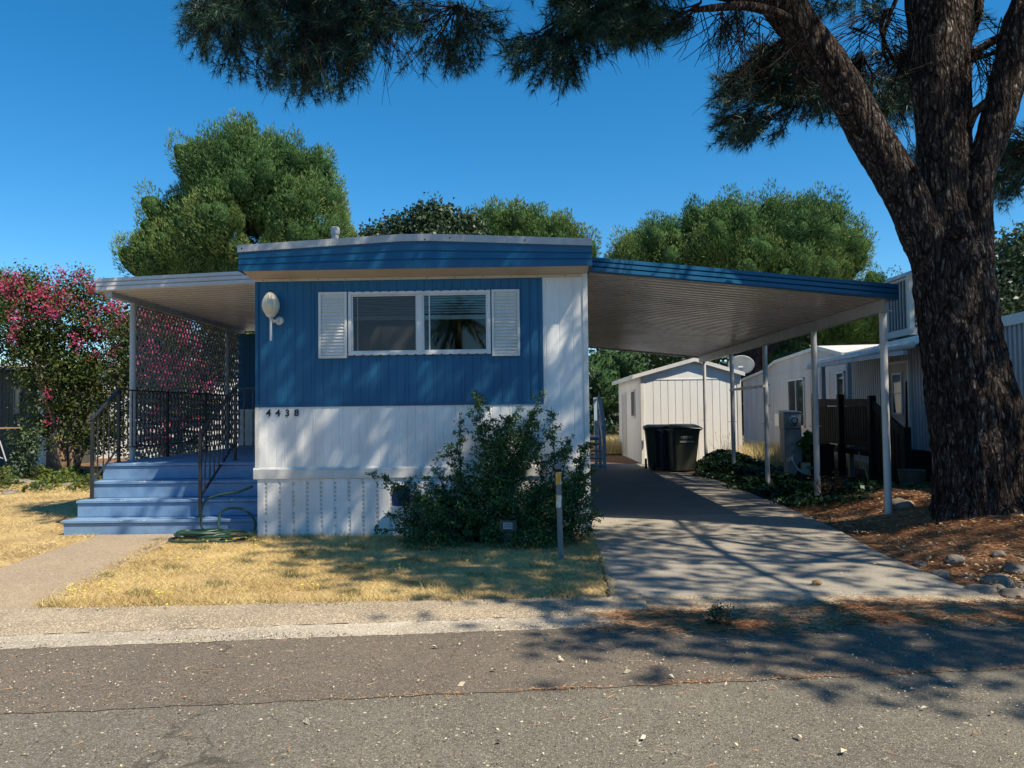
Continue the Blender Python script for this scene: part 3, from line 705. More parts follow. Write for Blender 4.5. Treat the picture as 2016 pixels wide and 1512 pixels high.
right = [pw(1900, 630, 8.98, 56), pw(1918, 500, 8.93, 34), pw(1922, 400, 8.9, 29), pw(1934, 330, 8.87, 28), pw(1960, 250, 8.85, 32), pw(1990, 140, 8.8, 33), pw(2030, 10, 8.75, 35), (6.6, 8.4, 7.4, .2), (7.4, 7.6, 8.9, .14)]
limb(m, right, 50, 12, .10)
# burr and broken stubs
for (px, py, y, r) in ((1895, 455, 8.56, 15), (1662, 212, 8.6, 9), (1935, 500, 8.7, 16), (1800, 335, 8.7, 7)):
    q = at(px, py, y); rr = r*y/FPX
    limb(m, [(q.x, q.y+.12, q.z, rr), (q.x, q.y, q.z, rr), (q.x, q.y-.05, q.z, rr*.7), (q.x, q.y-.07, q.z, rr*.15)], 16, 4, .2)
def branch(P, r0, r1, n=14, step=8): 
    Q = [(p[0], p[1], p[2], r0+(r1-r0)*i/(len(P)-1)) for i, p in enumerate(P)]; limb(m, Q, n, step, .15)
A = lambda px, py, y: tuple(at(px, py, y))
branch([A(1905, 250, 8.9), A(1925, 215, 8.85), A(1970, 190, 8.8), A(2030, 165, 8.7)], .065, .05, 20)
branch([A(1905, 110, 9.0), A(1930, 95, 8.9), A(1990, 60, 8.8), A(2050, 10, 8.6)], .055, .035, 20)
branch([A(1900, 120, 9.0), A(1945, 108, 8.9), A(2000, 88, 8.8), A(2040, 70, 8.6)], .03, .02)
branch([A(1905, 75, 9.1), A(1925, 30, 9.1), A(1928, -20, 9.1)], .06, .05)
branch([A(1605, 60, 8.8), A(1530, 28, 8.6), A(1470, 12, 8.4), A(1400, 16, 8.2), A(1368, 20, 8.1)], .07, .028)
branch([A(1535, 10, 8.8), A(1490, -5, 8.6), A(1380, -18, 8.4), (.9, 7.9, 6.3)], .09, .05)
branch([A(1745, 20, 9.1), A(1735, 60, 9.2), A(1760, 120, 9.4), A(1800, 170, 9.6)], .035, .012)
branch([A(1768, -10, 9.1), A(1748, 40, 9.2), A(1738, 90, 9.3), A(1750, 130, 9.4)], .03, .015)
m.build('trunk', M_bark, pine, smooth=True)
# hanging limbs that carry the foliage near the top of the picture
tw = MB()
def twig(a, b, r0, r1, sag=.1, n=5, k=5):
    a, b = Vector(a), Vector(b); mid_ = (a+b)/2+Vector((random.uniform(-.12, .12)*(b-a).length, random.uniform(-.1, .1), -sag*(b-a).length))
    P = bez(a, mid_, b, k); tw.tube(P, [r0+(r1-r0)*i/k for i in range(k+1)], n, cap=False)
NP, ND = [], []
def spray(ellipses, y0, dy, n, anchors, L=.30, seed=0, out=.9):
    """shoots filling the ellipses (px, py, rx, ry) at depth y0 +- dy, joined by twigs to anchor points"""
    r = random.Random(seed); anc = [Vector(a) for a in anchors]
    wts = [e[2]*e[3] for e in ellipses]; pts = []
    for i in range(n):
        e = r.choices(ellipses, wts)[0]
        while True:
            u, v = r.uniform(-1, 1), r.uniform(-1, 1)
            if u*u+v*v <= 1: break
        y = y0+r.uniform(-dy, dy)*math.sqrt(max(.05, 1-u*u-v*v)) ; pts.append(at(e[0]+u*e[2], e[1]+v*e[3], y))
    nodes = [pts[i] for i in range(0, n, 7)]
    for q in nodes:
        a = min(anc, key=lambda c: (c-q).length+r.random()*.3); q2 = q+(a-q)*.25; twig(a, q2, .013, .007, .06, 5, 6)
    for p in pts:
        q = min(nodes, key=lambda c: (c-p).length+r.random()*.15); a = min(anc, key=lambda c: (c-p).length)
        d = ((p-a).normalized()*out+(p-q)*.6+Vector((r.gauss(0, .35), r.gauss(0, .35), r.gauss(.05, .35)))).normalized()
        b = p-d*L*.5; e = p+d*L*.5; q2 = q+(a-q)*.25
        if (q2-b).length < 1.2: twig(q2, b, .007, .005, .08, 3, 4)
        twig(b, e, .005, .003, -.05, 3, 3)
        for k in range(4):
            NP.append(b+(e-b)*(.25+.25*k)); ND.append(d)
top = lambda px, y: at(px, -60, y)
spray([(560, 70, 185, 85), (450, 40, 90, 60), (640, 120, 85, 62), (580, 130, 70, 55), (520, 20, 170, 50), (700, 60, 70, 70), (560, -60, 190, 70), (700, -50, 120, 60)], 9.5, .9, 900, [top(430, 9.3), top(520, 9.6), top(620, 9.5), top(700, 9.3), top(780, 9.2)], seed=1)
spray([(690, 20, 100, 40), (830, 30, 110, 32), (860, 100, 60, 22), (905, 80, 50, 30), (800, 128, 16, 8), (940, 40, 50, 40), (890, 120, 25, 14)], 9.2, .6, 190, [top(760, 9.2), top(860, 9.2), top(930, 9.1), at(900, 10, 9.1)], seed=2)
spray([(1060, 110, 65, 40), (1110, 95, 50, 50), (1025, 90, 26, 20), (1090, 145, 45, 16), (1150, 60, 40, 40), (1120, 20, 40, 30), (1130, -60, 110, 50)], 9.0, .5, 260, [top(1080, 9.0), top(1160, 8.9), at(1130, 20, 9), at(1170, 10, 8.9)], seed=3)
spray([(1210, 15, 100, 30), (1260, 45, 95, 30), (1310, 40, 55, 25), (1180, 20, 80, 40), (1220, 70, 40, 12), (1270, -60, 120, 60)], 8.7, .5, 400, [top(1200, 8.7), top(1300, 8.6), at(1380, 5, 8.4)], seed=4)
spray([(1490, 200, 75, 75), (1450, 255, 42, 30), (1560, 150, 70, 60), (1530, 120, 60, 40), (1440, 175, 32, 30), (1600, 190, 50, 45)], 10.2, .7, 430, [at(1560, 60, 9.6), at(1620, 110, 9.6), at(1600, 160, 10)], seed=5)
spray([(1720, 170, 90, 70), (1760, 215, 50, 40), (1650, 180, 60, 50), (1790, 140, 30, 60), (1800, 300, 10, 14)], 11.0, .8, 330, [at(1740, 60, 10), at(1790, 100, 10.5), at(1700, 110, 10.5)], seed=6)
spray([(1985, 340, 45, 55), (1995, 290, 40, 50), (1970, 370, 30, 25), (2030, 330, 50, 60)], 11.0, .6, 200, [at(2030, 200, 10), at(2050, 280, 10.5)], seed=7)
spray([(1600, 15, 60, 18), (1700, 10, 70, 14), (1930, 40, 20, 18), (1450, 45, 50, 22)], 9.4, .5, 50, [top(1600, 9.3), top(1700, 9.4), top(1450, 9)], seed=8)
for px, y in ((430, 9.3), (520, 9.6), (620, 9.5), (700, 9.3), (780, 9.2), (860, 9.2), (930, 9.1), (1080, 9.0), (1160, 8.9), (1200, 8.7), (1300, 8.6)):
    e = top(px, y); s0 = min((Vector(q[:3]) for q in left[-4:]+[left[-4]]), key=lambda q: (q-e).length); tw.tube(bez(s0, (s0+e)/2+Vector((0, 0, .35)), e, 7), [.05-.005*i for i in range(8)], 7)
# bare drooping twigs
r_ = random.Random(5)
def bare(starts, n, L, spread, down, y):
    for i in range(n):
        px, py = r_.choice(starts); a = at(px+r_.uniform(-25, 25), py+r_.uniform(-8, 8), y+r_.uniform(-.4, .4)); l = L*r_.uniform(.5, 1.2)
        ang = r_.uniform(-spread, spread); d = Vector((math.sin(ang), r_.uniform(-.4, .4), -math.cos(ang)*down))
        b = a+d*l; twig(a, b, .008, .003, r_.uniform(-.2, .15), 3, 6)
        for j in range(r_.randint(1, 3)):
            t = r_.uniform(.3, .8); c = a+(b-a)*t; d2 = (d+Vector((r_.uniform(-.8, .8), r_.uniform(-.5, .5), r_.uniform(-.6, .3))))
            twig(c, c+d2*l*.4, .004, .002, .05, 3, 3)
bare([(1440, 30), (1480, 40), (1400, 25), (1520, 60), (1560, 80)], 46, 1.0, 1.0, .8, 8.9)
bare([(1720, 30), (1750, 60), (1690, 60), (1780, 90), (1740, 20)], 70, 1.1, 1.2, .7, 9.5)
bare([(1930, 90), (1960, 120), (1990, 60), (1910, 100), (1950, 40)], 50, 1.0, 1.3, .7, 9.2)
bare([(1090, 150), (1110, 160), (1200, 80), (1260, 60), (700, 60), (760, 70), (620, 80)], 20, .5, .6, .9, 9.0)
bare([(620, 20), (700, 20), (780, 10), (860, 20), (1100, 20)], 46, .9, .7, 1.0, 9.2)
# unseen crown foliage added along sun rays to shade wall, driveway and road
def shade_pad(p, zc, k=7, rad=.34):
    p = Vector(p); c = p+S*((zc-p.z)/S.z)
    for i in range(k):
        q = c+Vector((random.gauss(0, rad), random.gauss(0, rad), random.gauss(0, .18)))
        d = Vector((random.gauss(0, 1), random.gauss(0, 1), random.gauss(.4, .5))).normalized(); CP.append(q); CD.append(d)
    return c
CP, CD = [], []; hubs = []
def region(xs_, ys_, zf, prob, zc=(7.6, 10.2), k=7, vert=False):
    for x in xs_:
        for y in ys_:
            pr = prob(x, y)
            if random.random() < pr:
                P = (x+random.uniform(-.1, .1), 9.45, y) if vert else (x+random.uniform(-.12, .12), y+random.uniform(-.12, .12), zf)
                z_ = random.uniform(*zc); c = shade_pad(P, z_, k); hubs.append(c)
fr = np.arange
def pf(x, z):
    if z > 2.5: return .97
    if x < -1.9 and z < 2.4: return .76 if z > 1.0 else .88
    if x < -1.0 and z < 1.5: return .8
    if x > .1: return .84
    return .98 if (z > 1.6 or x < -1.4) else .8
region(fr(-3.4, .9, .36), fr(.2, 3.6, .36), 0, pf, k=7, vert=True)
def lawn_p(x, y):
    b = 9.4-(x+3.3)*1.15                           # left border of the shade on the lawn
    return 1 if y > max(b, 6.35) and x > -2.95 else 0
region(fr(-3.3, .8, .31), fr(6.2, 9.4, .31), 0, lawn_p, k=15)
region(fr(.9, 5.6, .42), fr(6.3, 10.2, .42), 0, lambda x, y: .56+.3*(y > 8.6), k=9)
def road_p(x, y):
    lo_ = 5.45-.75*float(ss(.2, 2.0, x))-.07*x+.12*math.sin(x*3); return 1 if (y > lo_ and y < 5.75+.3*math.sin(x*2)) else .4*(y > lo_)
region(fr(.3, 7.8, .31), fr(3.6, 6.1, .28), 0, road_p, zc=(7.4, 9.0), k=12)
region(fr(4.0, 10.5, .5), fr(6.3, 11.5, .5), .2, lambda x, y: .40, k=8)
region(fr(5.6, 8.4, .45), fr(12, 17.6, .45), 1.2, lambda x, y: 1, zc=(9, 12), k=12)
region(fr(2.4, 8.5, .5), fr(10.4, 17.6, .5), .2, lambda x, y: 1, zc=(9, 12), k=13)
region(fr(2.6, 5.2, .4), fr(17.2, 19.8, .4), .7, lambda x, y: .95, zc=(11.8, 13.2), k=11)
region(fr(-5.2, -2.2, .45), fr(9.8, 12, .45), 3.4, lambda x, y: .8 if x > -5.3+.2*random.random() else 0, zc=(8, 10), k=9)
region(fr(-3.2, 4.6, .6), fr(10, 14, .6), 3.4, lambda x, y: .55, zc=(8.5, 10.5), k=8)
V1 = needles(np.array([tuple(p) for p in NP]), np.array([tuple(d) for d in ND]), 20, .155, .0062, .75)
V2 = needles(np.array([tuple(p) for p in CP]), np.array([tuple(d) for d in CD]), 26, .22, .021, .75)
V, F, vv = join([V1, V2]); link('crown', V, F, M_needle, pine, var=vv)  # visible sprays joined with the added out-of-view shade foliage
stems = [Vector(q) for q in ((.6, 7.8, 8.2), (1.9, 8.3, 7.5), (-1, 7.6, 8.9), (4.8, 8.9, 11), (5.1, 9.4, 9.2), (6.6, 8.4, 7.4), (7.4, 7.6, 8.9))]
ex = []  # added boughs out of view, carrying the shade foliage
for s0, q in ((stems[3], (4.5, 6.5, 10.6)), (stems[3], (2.5, 6.8, 11)), (stems[4], (6, 6, 9.6)), (stems[5], (7, 5.4, 8.4)), (stems[1], (2.2, 5.8, 8.4)), ((4.5, 6.5, 10.6), (4.2, 3.4, 9.6)), ((7, 5.4, 8.4), (7.2, 2.4, 8.2)), ((7.2, 2.4, 8.2), (7, .8, 7.8)), ((2.2, 5.8, 8.4), (3.4, 4.2, 8.6)), ((6, 6, 9.6), (8, 3.5, 9)), (stems[4], (7.5, 11, 10.5)), ((7, 5.4, 8.4), (9.5, 2.2, 8.2)), (stems[3], (6.5, 9.8, 11))):
    a = Vector(s0); b = Vector(q); tw.tube(bez(a, (a+b)/2+Vector((0, 0, .3)), b, 6), [.065-.005*i for i in range(7)], 7); ex.append(b)
ex += stems
nd = [h for i, h in enumerate(hubs) if i % 3 == 0]
for h in nd:
    a = min(ex, key=lambda c: (c-h).length); twig(a, h, .028, .010, random.uniform(-.05, .1), 5, 5)
for h in hubs:
    a = min(nd, key=lambda c: (c-h).length+(9 if (c-h).length < .01 else 0)); twig(a, h, .010, .006, .05, 3, 3)
tw.build('branches', M_twig, pine, smooth=True)
# ============================================================ FAR TREES
def far_pine(name, label, D, ells, n_lobes, lobe, mat=M_pine, base=None, seed=0, blades=430, tone=.45, L=.19, group='pines beyond the mobile homes', bw=.034):
    """ells: (px, py, rx, ry) outlines of the crown's masses seen from the road, given depth of their own"""
    r = np.random.default_rng(seed); k = D/FPX; C = []
    for e in ells: p = at(e[0], e[1], D); C.append((p.x, D+r.uniform(-.1, .1)*e[2]*k, p.z, e[2]*k, e[3]*k))
    bx = sum(c[0] for c in C)/len(C) if base is None else at(base, 700, D).x
    t = thing(name, label, 'tree', (bx, D, 0), group)
    m = MB(); topz = max(c[2] for c in C)
    m.tube([(bx, D, -.1), (bx+.2, D, topz*.45), (bx, D, topz*.8)], [.35*D/38, .28*D/38, .12], 10)
    for c in C: m.tube(bez((bx+.1, D, topz*.3), (bx+(c[0]-bx)*.5, (D+c[1])/2, c[2]*.6), (c[0], c[1], c[2]), 5), [.2, .17, .14, .1, .07, .04], 6)
    m.build('trunk', M_bark2, t, smooth=True)
    A_ = np.array([c[3]*c[4] for c in C]); P = []; N = []
    cx_, cz_ = sum(c[0] for c in C)/len(C), sum(c[2] for c in C)/len(C)-1
    for i in r.choice(len(C), int(n_lobes*2.3), p=A_/A_.sum()):
        c = C[i]; d = unit(r.normal(0, 1, 3)); d[1] *= 1; q = np.array([c[0]+d[0]*c[3]*.80, c[1]+d[1]*(c[3]+c[4])*.36, c[2]-.25+d[2]*c[4]*.76])
        P.append(q); N.append(d)
    P = np.array(P); N = np.array(N)
    # lobes: pointed upright clumps, each clothed in upswept needle tufts
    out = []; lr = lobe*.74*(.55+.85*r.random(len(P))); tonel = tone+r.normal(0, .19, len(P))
    import bmesh; bm = MB(); bi = bmesh.new(); bmesh.ops.create_icosphere(bi, subdivisions=2, radius=1); IV = [v.co.copy() for v in bi.verts]; IF = [tuple(x.index for x in f.verts) for f in bi.faces]; bi.free()
    for p, nn, R_, tn in zip(P, N, lr, tonel):
        u = r.random(blades); th = r.random(blades)*2*math.pi; zz = 1-1.75*u; rr = np.sqrt(np.clip(1-zz*zz, 0, 1)); 
        sh = .68+.26*r.random(blades); hs_ = 1.30+.42*np.clip(zz, 0, 1)
        q = np.stack([R_*rr*np.cos(th)*sh, R_*rr*np.sin(th)*sh, R_*zz*hs_*sh], 1)
        lean = np.array([nn[0], nn[1]])*.35; q[:, :2] += q[:, 2:3]*lean
        d = unit(np.stack([np.cos(th)*rr*.7+lean[0], np.sin(th)*rr*.7+lean[1], .75+.5*zz], 1))
        out.append(needles(p+q-d*L*.4, d, 3, L, bw, .33, var=np.clip(tn+r.normal(0, .10, blades)+.32*(p[2] < cz_+.8)+.12*zz, 0, 1)))  # sunlit yellow green is put into the tone of the lower lobes
        of = Vector((p[0], p[2], seed))
        bm.add([(p[0]+v.x*R_*.54*(1+.3*mnoise.noise(v*2.4+of))+v.z*R_*1.2*lean[0], p[1]+v.y*R_*.54*(1+.3*mnoise.noise(v*2.4+of))+v.z*R_*1.2*lean[1], p[2]+v.z*R_*.76*(1+.2*mnoise.noise(v*2.5+of))) for v in IV], IF)
    V, F, vv = join(out); cr = link('crown', V, F, mat, t, var=vv); ORG[cr.name] = ORG[t.name]
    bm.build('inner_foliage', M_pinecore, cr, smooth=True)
    return t
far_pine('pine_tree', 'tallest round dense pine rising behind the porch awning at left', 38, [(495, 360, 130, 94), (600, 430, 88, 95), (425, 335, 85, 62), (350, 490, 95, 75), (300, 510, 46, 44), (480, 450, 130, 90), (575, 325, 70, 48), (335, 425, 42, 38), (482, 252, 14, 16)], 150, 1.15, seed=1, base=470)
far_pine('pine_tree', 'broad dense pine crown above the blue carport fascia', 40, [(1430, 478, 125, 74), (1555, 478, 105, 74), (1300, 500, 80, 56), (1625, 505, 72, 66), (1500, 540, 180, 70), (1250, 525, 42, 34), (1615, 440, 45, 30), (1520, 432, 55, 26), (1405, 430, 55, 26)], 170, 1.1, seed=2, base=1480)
far_pine('pine_tree', 'small rounded pine crown showing over the right half of the blue roof', 62, [(995, 452, 76, 34), (1080, 475, 56, 34), (1130, 500, 42, 26), (1010, 485, 90, 36)], 60, 1.4, seed=3, tone=.62, blades=380, L=.28, bw=.06)
far_pine('pine_tree', 'feathery young conifer peeking over the roof right of the vent pipe', 44, [(680, 470, 22, 32), (700, 490, 18, 20)], 8, .8, seed=4, tone=.65)
far_pine('pine_tree', 'distant pine tip above the right end of the carport roof', 60, [(1722, 560, 30, 22), (1690, 590, 60, 30), (1750, 600, 40, 30)], 22, 1.1, seed=5, tone=.45, blades=260, bw=.05)
far_pine('pine_tree', 'yellowish green conifer filling the gap under the carport roof above the neighbour', 44, [(1640, 640, 90, 60), (1560, 650, 80, 60), (1700, 620, 80, 70), (1500, 680, 60, 50), (1600, 720, 100, 60), (1780, 650, 60, 60)], 110, 1.0, seed=6, tone=.72, L=.4)
far_pine('pine_tree', 'narrow slice of a far conifer at the left edge above the crepe myrtle', 50, [(0, 560, 22, 40), (-30, 580, 50, 60)], 14, 1.0, seed=7, tone=.35)
def leafy(name, label, D, ells, n, size, mat, base=None, seed=0, group=None, cat='tree', clump=.5, trunk=.25, zb=0, k2=46, core=0.0, tone=.45, clumps=None, dyf=.8):
    r = np.random.default_rng(seed); k = D/FPX; C = []
    for e in ells: p = at(e[0], e[1], D); C.append((p.x, D, p.z, e[2]*k, e[3]*k))
    bx = at(base, 800, D).x if base is not None else C[0][0]
    t = thing(name, label, cat, (bx, D, zb), group)
    A_ = np.array([c[3]*c[4] for c in C]); nc = clumps or max(12, n//k2)
    idx = r.choice(len(C), nc, p=A_/A_.sum()); CC = np.array(C)[idx]; d = unit(r.normal(0, 1, (nc, 3)))*(r.random((nc, 1))**.4)
    cen = CC[:, :3]+d*np.stack([CC[:, 3], (CC[:, 3]+CC[:, 4])/2*dyf, CC[:, 4]], 1)
    j = r.integers(0, nc, n); g = r.normal(0, 1, (n, 3))*clump*np.array([1, 1, .7]); P = cen[j]+g*(.5+.5*r.random((nc, 1)))[j]
    var = np.clip(tone+r.normal(0, .16, nc)[j]+r.normal(0, .1, n), 0, 1)
    m = MB(); topz = max(c[2] for c in C)
    if trunk:
        m.tube([(bx, D, zb-.1), (bx+.1, D, zb+(topz-zb)*.5)], [trunk, trunk*.6], 8)
        for c in cen[::max(1, nc//40)]: m.tube(bez((bx+.05, D, zb+(topz-zb)*.3), ((bx+c[0])/2, (D+c[1])/2, c[2]*.8), tuple(c), 4), [trunk*.45, trunk*.3, trunk*.2, trunk*.12, trunk*.05], 5)
        m.build('trunk', M_bark2, t, smooth=True)
    V, F, vv = leaves(P, size, var); cr = link('crown', V, F, mat, t, var=vv); ORG[cr.name] = ORG[t.name]
    if core:
        import bmesh; bm = MB()
        for c in C:
            b = bmesh.new(); bmesh.ops.create_icosphere(b, subdivisions=3, radius=1)
            for v in b.verts:
                n_ = core+.25*mnoise.noise(v.co*2.5+Vector((c[0], c[2], seed)))
                v.co = Vector((c[0]+v.co.x*c[3]*n_, c[1]+v.co.y*(c[3]+c[4])*.4*n_, c[2]+v.co.z*c[4]*n_))
            bm.add([tuple(v.co) for v in b.verts], [tuple(x.index for x in f.verts) for f in b.faces]); b.free()
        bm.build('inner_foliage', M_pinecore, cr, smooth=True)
    return t, cen
leafy('oak_tree', 'low blue green oak crown peeping over the middle of the roof', 55, [(850, 435, 52, 30), (800, 450, 45, 20), (740, 462, 40, 14), (910, 445, 40, 22), (830, 480, 90, 30)], 9000, .34, M_oak, seed=11, clump=.6, core=.7)
leafy('oak_tree', 'leafy oak behind the right hand neighbour at the right edge', 26, [(1995, 520, 42, 55), (1985, 580, 40, 50), (2040, 500, 70, 70), (2020, 600, 80, 60)], 9000, .16, M_oak, seed=12, clump=.35, core=.6, tone=.55)
leafy('oak_tree', 'dark leafy tree behind the white shed seen under the far end of the carport', 33, [(1190, 760, 60, 90), (1240, 720, 60, 60), (1170, 850, 50, 60), (1300, 690, 70, 50), (1380, 690, 60, 40), (1120, 780, 60, 100)], 16000, .17, M_oak, base=1200, seed=13, clump=.5, core=.8, tone=.3)
leafy('oak_tree', 'dark tree masking the gap between the shed and the neighbouring home', 42, [(1450, 780, 80, 80), (1520, 740, 80, 70), (1600, 760, 120, 70)], 8000, .24, M_oak, base=1500, seed=14, clump=.7, core=.85, tone=.3)
# hedge band far behind everything so that no bare horizon shows
hb = []
r = np.random.default_rng(3); n = 26000
X = r.uniform(-75, 75, n); Y = 66+r.normal(0, 1.2, n)+.0*X; Z = r.random(n)*(3.6+1.3*np.sin(X*.35)+.9*np.sin(X*.9+1))
V, F, vv = leaves(np.stack([X, Y, Z], 1), .7, np.clip(.3+.25*np.sin(X*.7)+r.normal(0, .12, n), 0, 1)); o = link('far_woodland', V, F, M_oak, var=vv); tag(o, 'far dark band of trees behind the homes', 'woodland', kind='stuff')
# ============================================================ CREPE MYRTLE and left garden
t, cen = leafy('crepe_myrtle', 'crepe myrtle with pink blossom and several tan stems left of the porch', 20.5,
    [(70, 640, 75, 75), (150, 620, 75, 80), (15, 650, 60, 90), (205, 650, 55, 95), (120, 720, 95, 75), (200, 780, 65, 75), (110, 800, 55, 50), (150, 760, 60, 60), (130, 850, 60, 28), (65, 860, 50, 28), (205, 868, 40, 28), (90, 700, 70, 60), (30, 560, 50, 30), (60, 560, 40, 28), (165, 560, 22, 35), (110, 590, 60, 35), (280, 700, 60, 90), (340, 760, 60, 90), (210, 850, 30, 40), (300, 640, 60, 40)],
    29000, .10, M_myrtle, base=130, seed=21, clump=.24, trunk=0, cat='tree', zb=.05, tone=.56, clumps=760, dyf=.7)
tt = t; r = random.Random(4); m = MB(); b0 = Vector((at(135, 900, 20.5).x, 20.5, .0))
cl = [Vector(tuple(c)) for c in cen]
for i in range(7):
    px, py = [(70, 700), (110, 690), (150, 640), (190, 700), (230, 720), (290, 720), (40, 660)][i]; e = at(px, py, 20.5+r.uniform(-.6, .6)); s0 = b0+Vector((r.uniform(-.16, .16), r.uniform(-.12, .12), 0))
    P = bez(s0, (s0+e)/2+Vector((-(e.x-s0.x)*.25, 0, .3)), e, 8); m.tube([wob(p, .03) for p in P], [.085-.007*k for k in range(9)], 8)
    for j in range(9):
        c = min(r.sample(cl, 60), key=lambda c: (c-P[5]).length); m.tube(bez(P[r.randint(3, 8)], wob((P[6]+c)/2, .2), c, 4), [.022, .018, .014, .01, .006], 5)
m.build('trunk', M_stem, tt, smooth=True)
rn = np.random.default_rng(8); fl = []
def blossom(ells, n, D):
    for e in ells:
        for i in range(int(n*e[2]*e[3]/3000)+1):
            u = rn.uniform(-1, 1, 2); p = at(e[0]+u[0]*e[2], e[1]+u[1]*e[3], D+rn.uniform(-.9, .4)); fl.append((p.x, p.y, p.z))
blossom([(40, 560, 40, 30), (110, 600, 70, 35), (160, 560, 18, 40), (185, 600, 25, 50), (20, 620, 25, 60), (210, 640, 40, 45), (60, 600, 50, 30), (225, 585, 18, 10), (100, 555, 50, 20)], 19, 20.0)
blossom([(300, 640, 50, 35), (350, 660, 40, 30), (400, 760, 25, 12), (330, 740, 50, 40), (310, 870, 20, 25), (375, 700, 30, 30), (150, 680, 25, 12), (90, 790, 8, 12), (95, 825, 8, 8), (240, 790, 20, 20), (200, 700, 20, 15), (280, 800, 25, 25)], 14, 19.6)
fl = np.array(fl); k = 34; P = np.repeat(fl, k, 0)+rn.normal(0, 1, (len(fl)*k, 3))*np.array([.075, .075, .10])
V, F, vv = leaves(P, .052, np.repeat(rn.random(len(fl)), k)*.8+rn.random(len(P))*.2, .9); link('blossom', V, F, M_flower, tt, var=vv)
def sprig_shrub(name, label, base, tips, leaf, n, mat, rad=.10, group=None, tone=.5, cat='shrub', stemr=.008, seed=0, gap=.15):
    base = Vector(base); t = thing(name, label, cat, tuple(base), group); m = MB(); r = np.random.default_rng(seed); P = []; rr = random.Random(seed)
    for tp in tips:
        tp = Vector(tp); c = bez(base+Vector((rr.uniform(-.1, .1), rr.uniform(-.05, .05), 0)), (base+tp)/2+Vector((rr.uniform(-.1, .1), rr.uniform(-.1, .1), .1*(tp-base).length)), tp, 8); m.tube(c, [stemr*(1-.09*i) for i in range(9)], 5)
        for i in range(n//len(tips)):
            u = gap+(1-gap)*r.random()**.8; f = u*8; a = int(min(f, 7)); q = c[a]+(c[a+1]-c[a])*(f-a); s_ = rad*(1-.75*u)+.015
            P.append((q.x+r.normal(0, s_), q.y+r.normal(0, s_), q.z+r.normal(0, s_*.8)))
    m.build('stems', M_twig, t)
    V, F, vv = leaves(np.array(P), leaf, np.clip(tone+r.normal(0, .2, len(P)), 0, 1)); link('leaves', V, F, mat, t, var=vv); return t
g = lambda px, py, y: tuple(at(px, py, y))
sprig_shrub('garden_shrub', 'thin grey green shrub with long sprigs in front of the dark left shed', (at(45, 900, 18).x, 18, .0), [g(40, 825, 18), g(70, 845, 18), g(20, 870, 18.2), g(75, 870, 17.8), g(50, 860, 18)], .085, 900, M_oak, .16, tone=.75, seed=3)
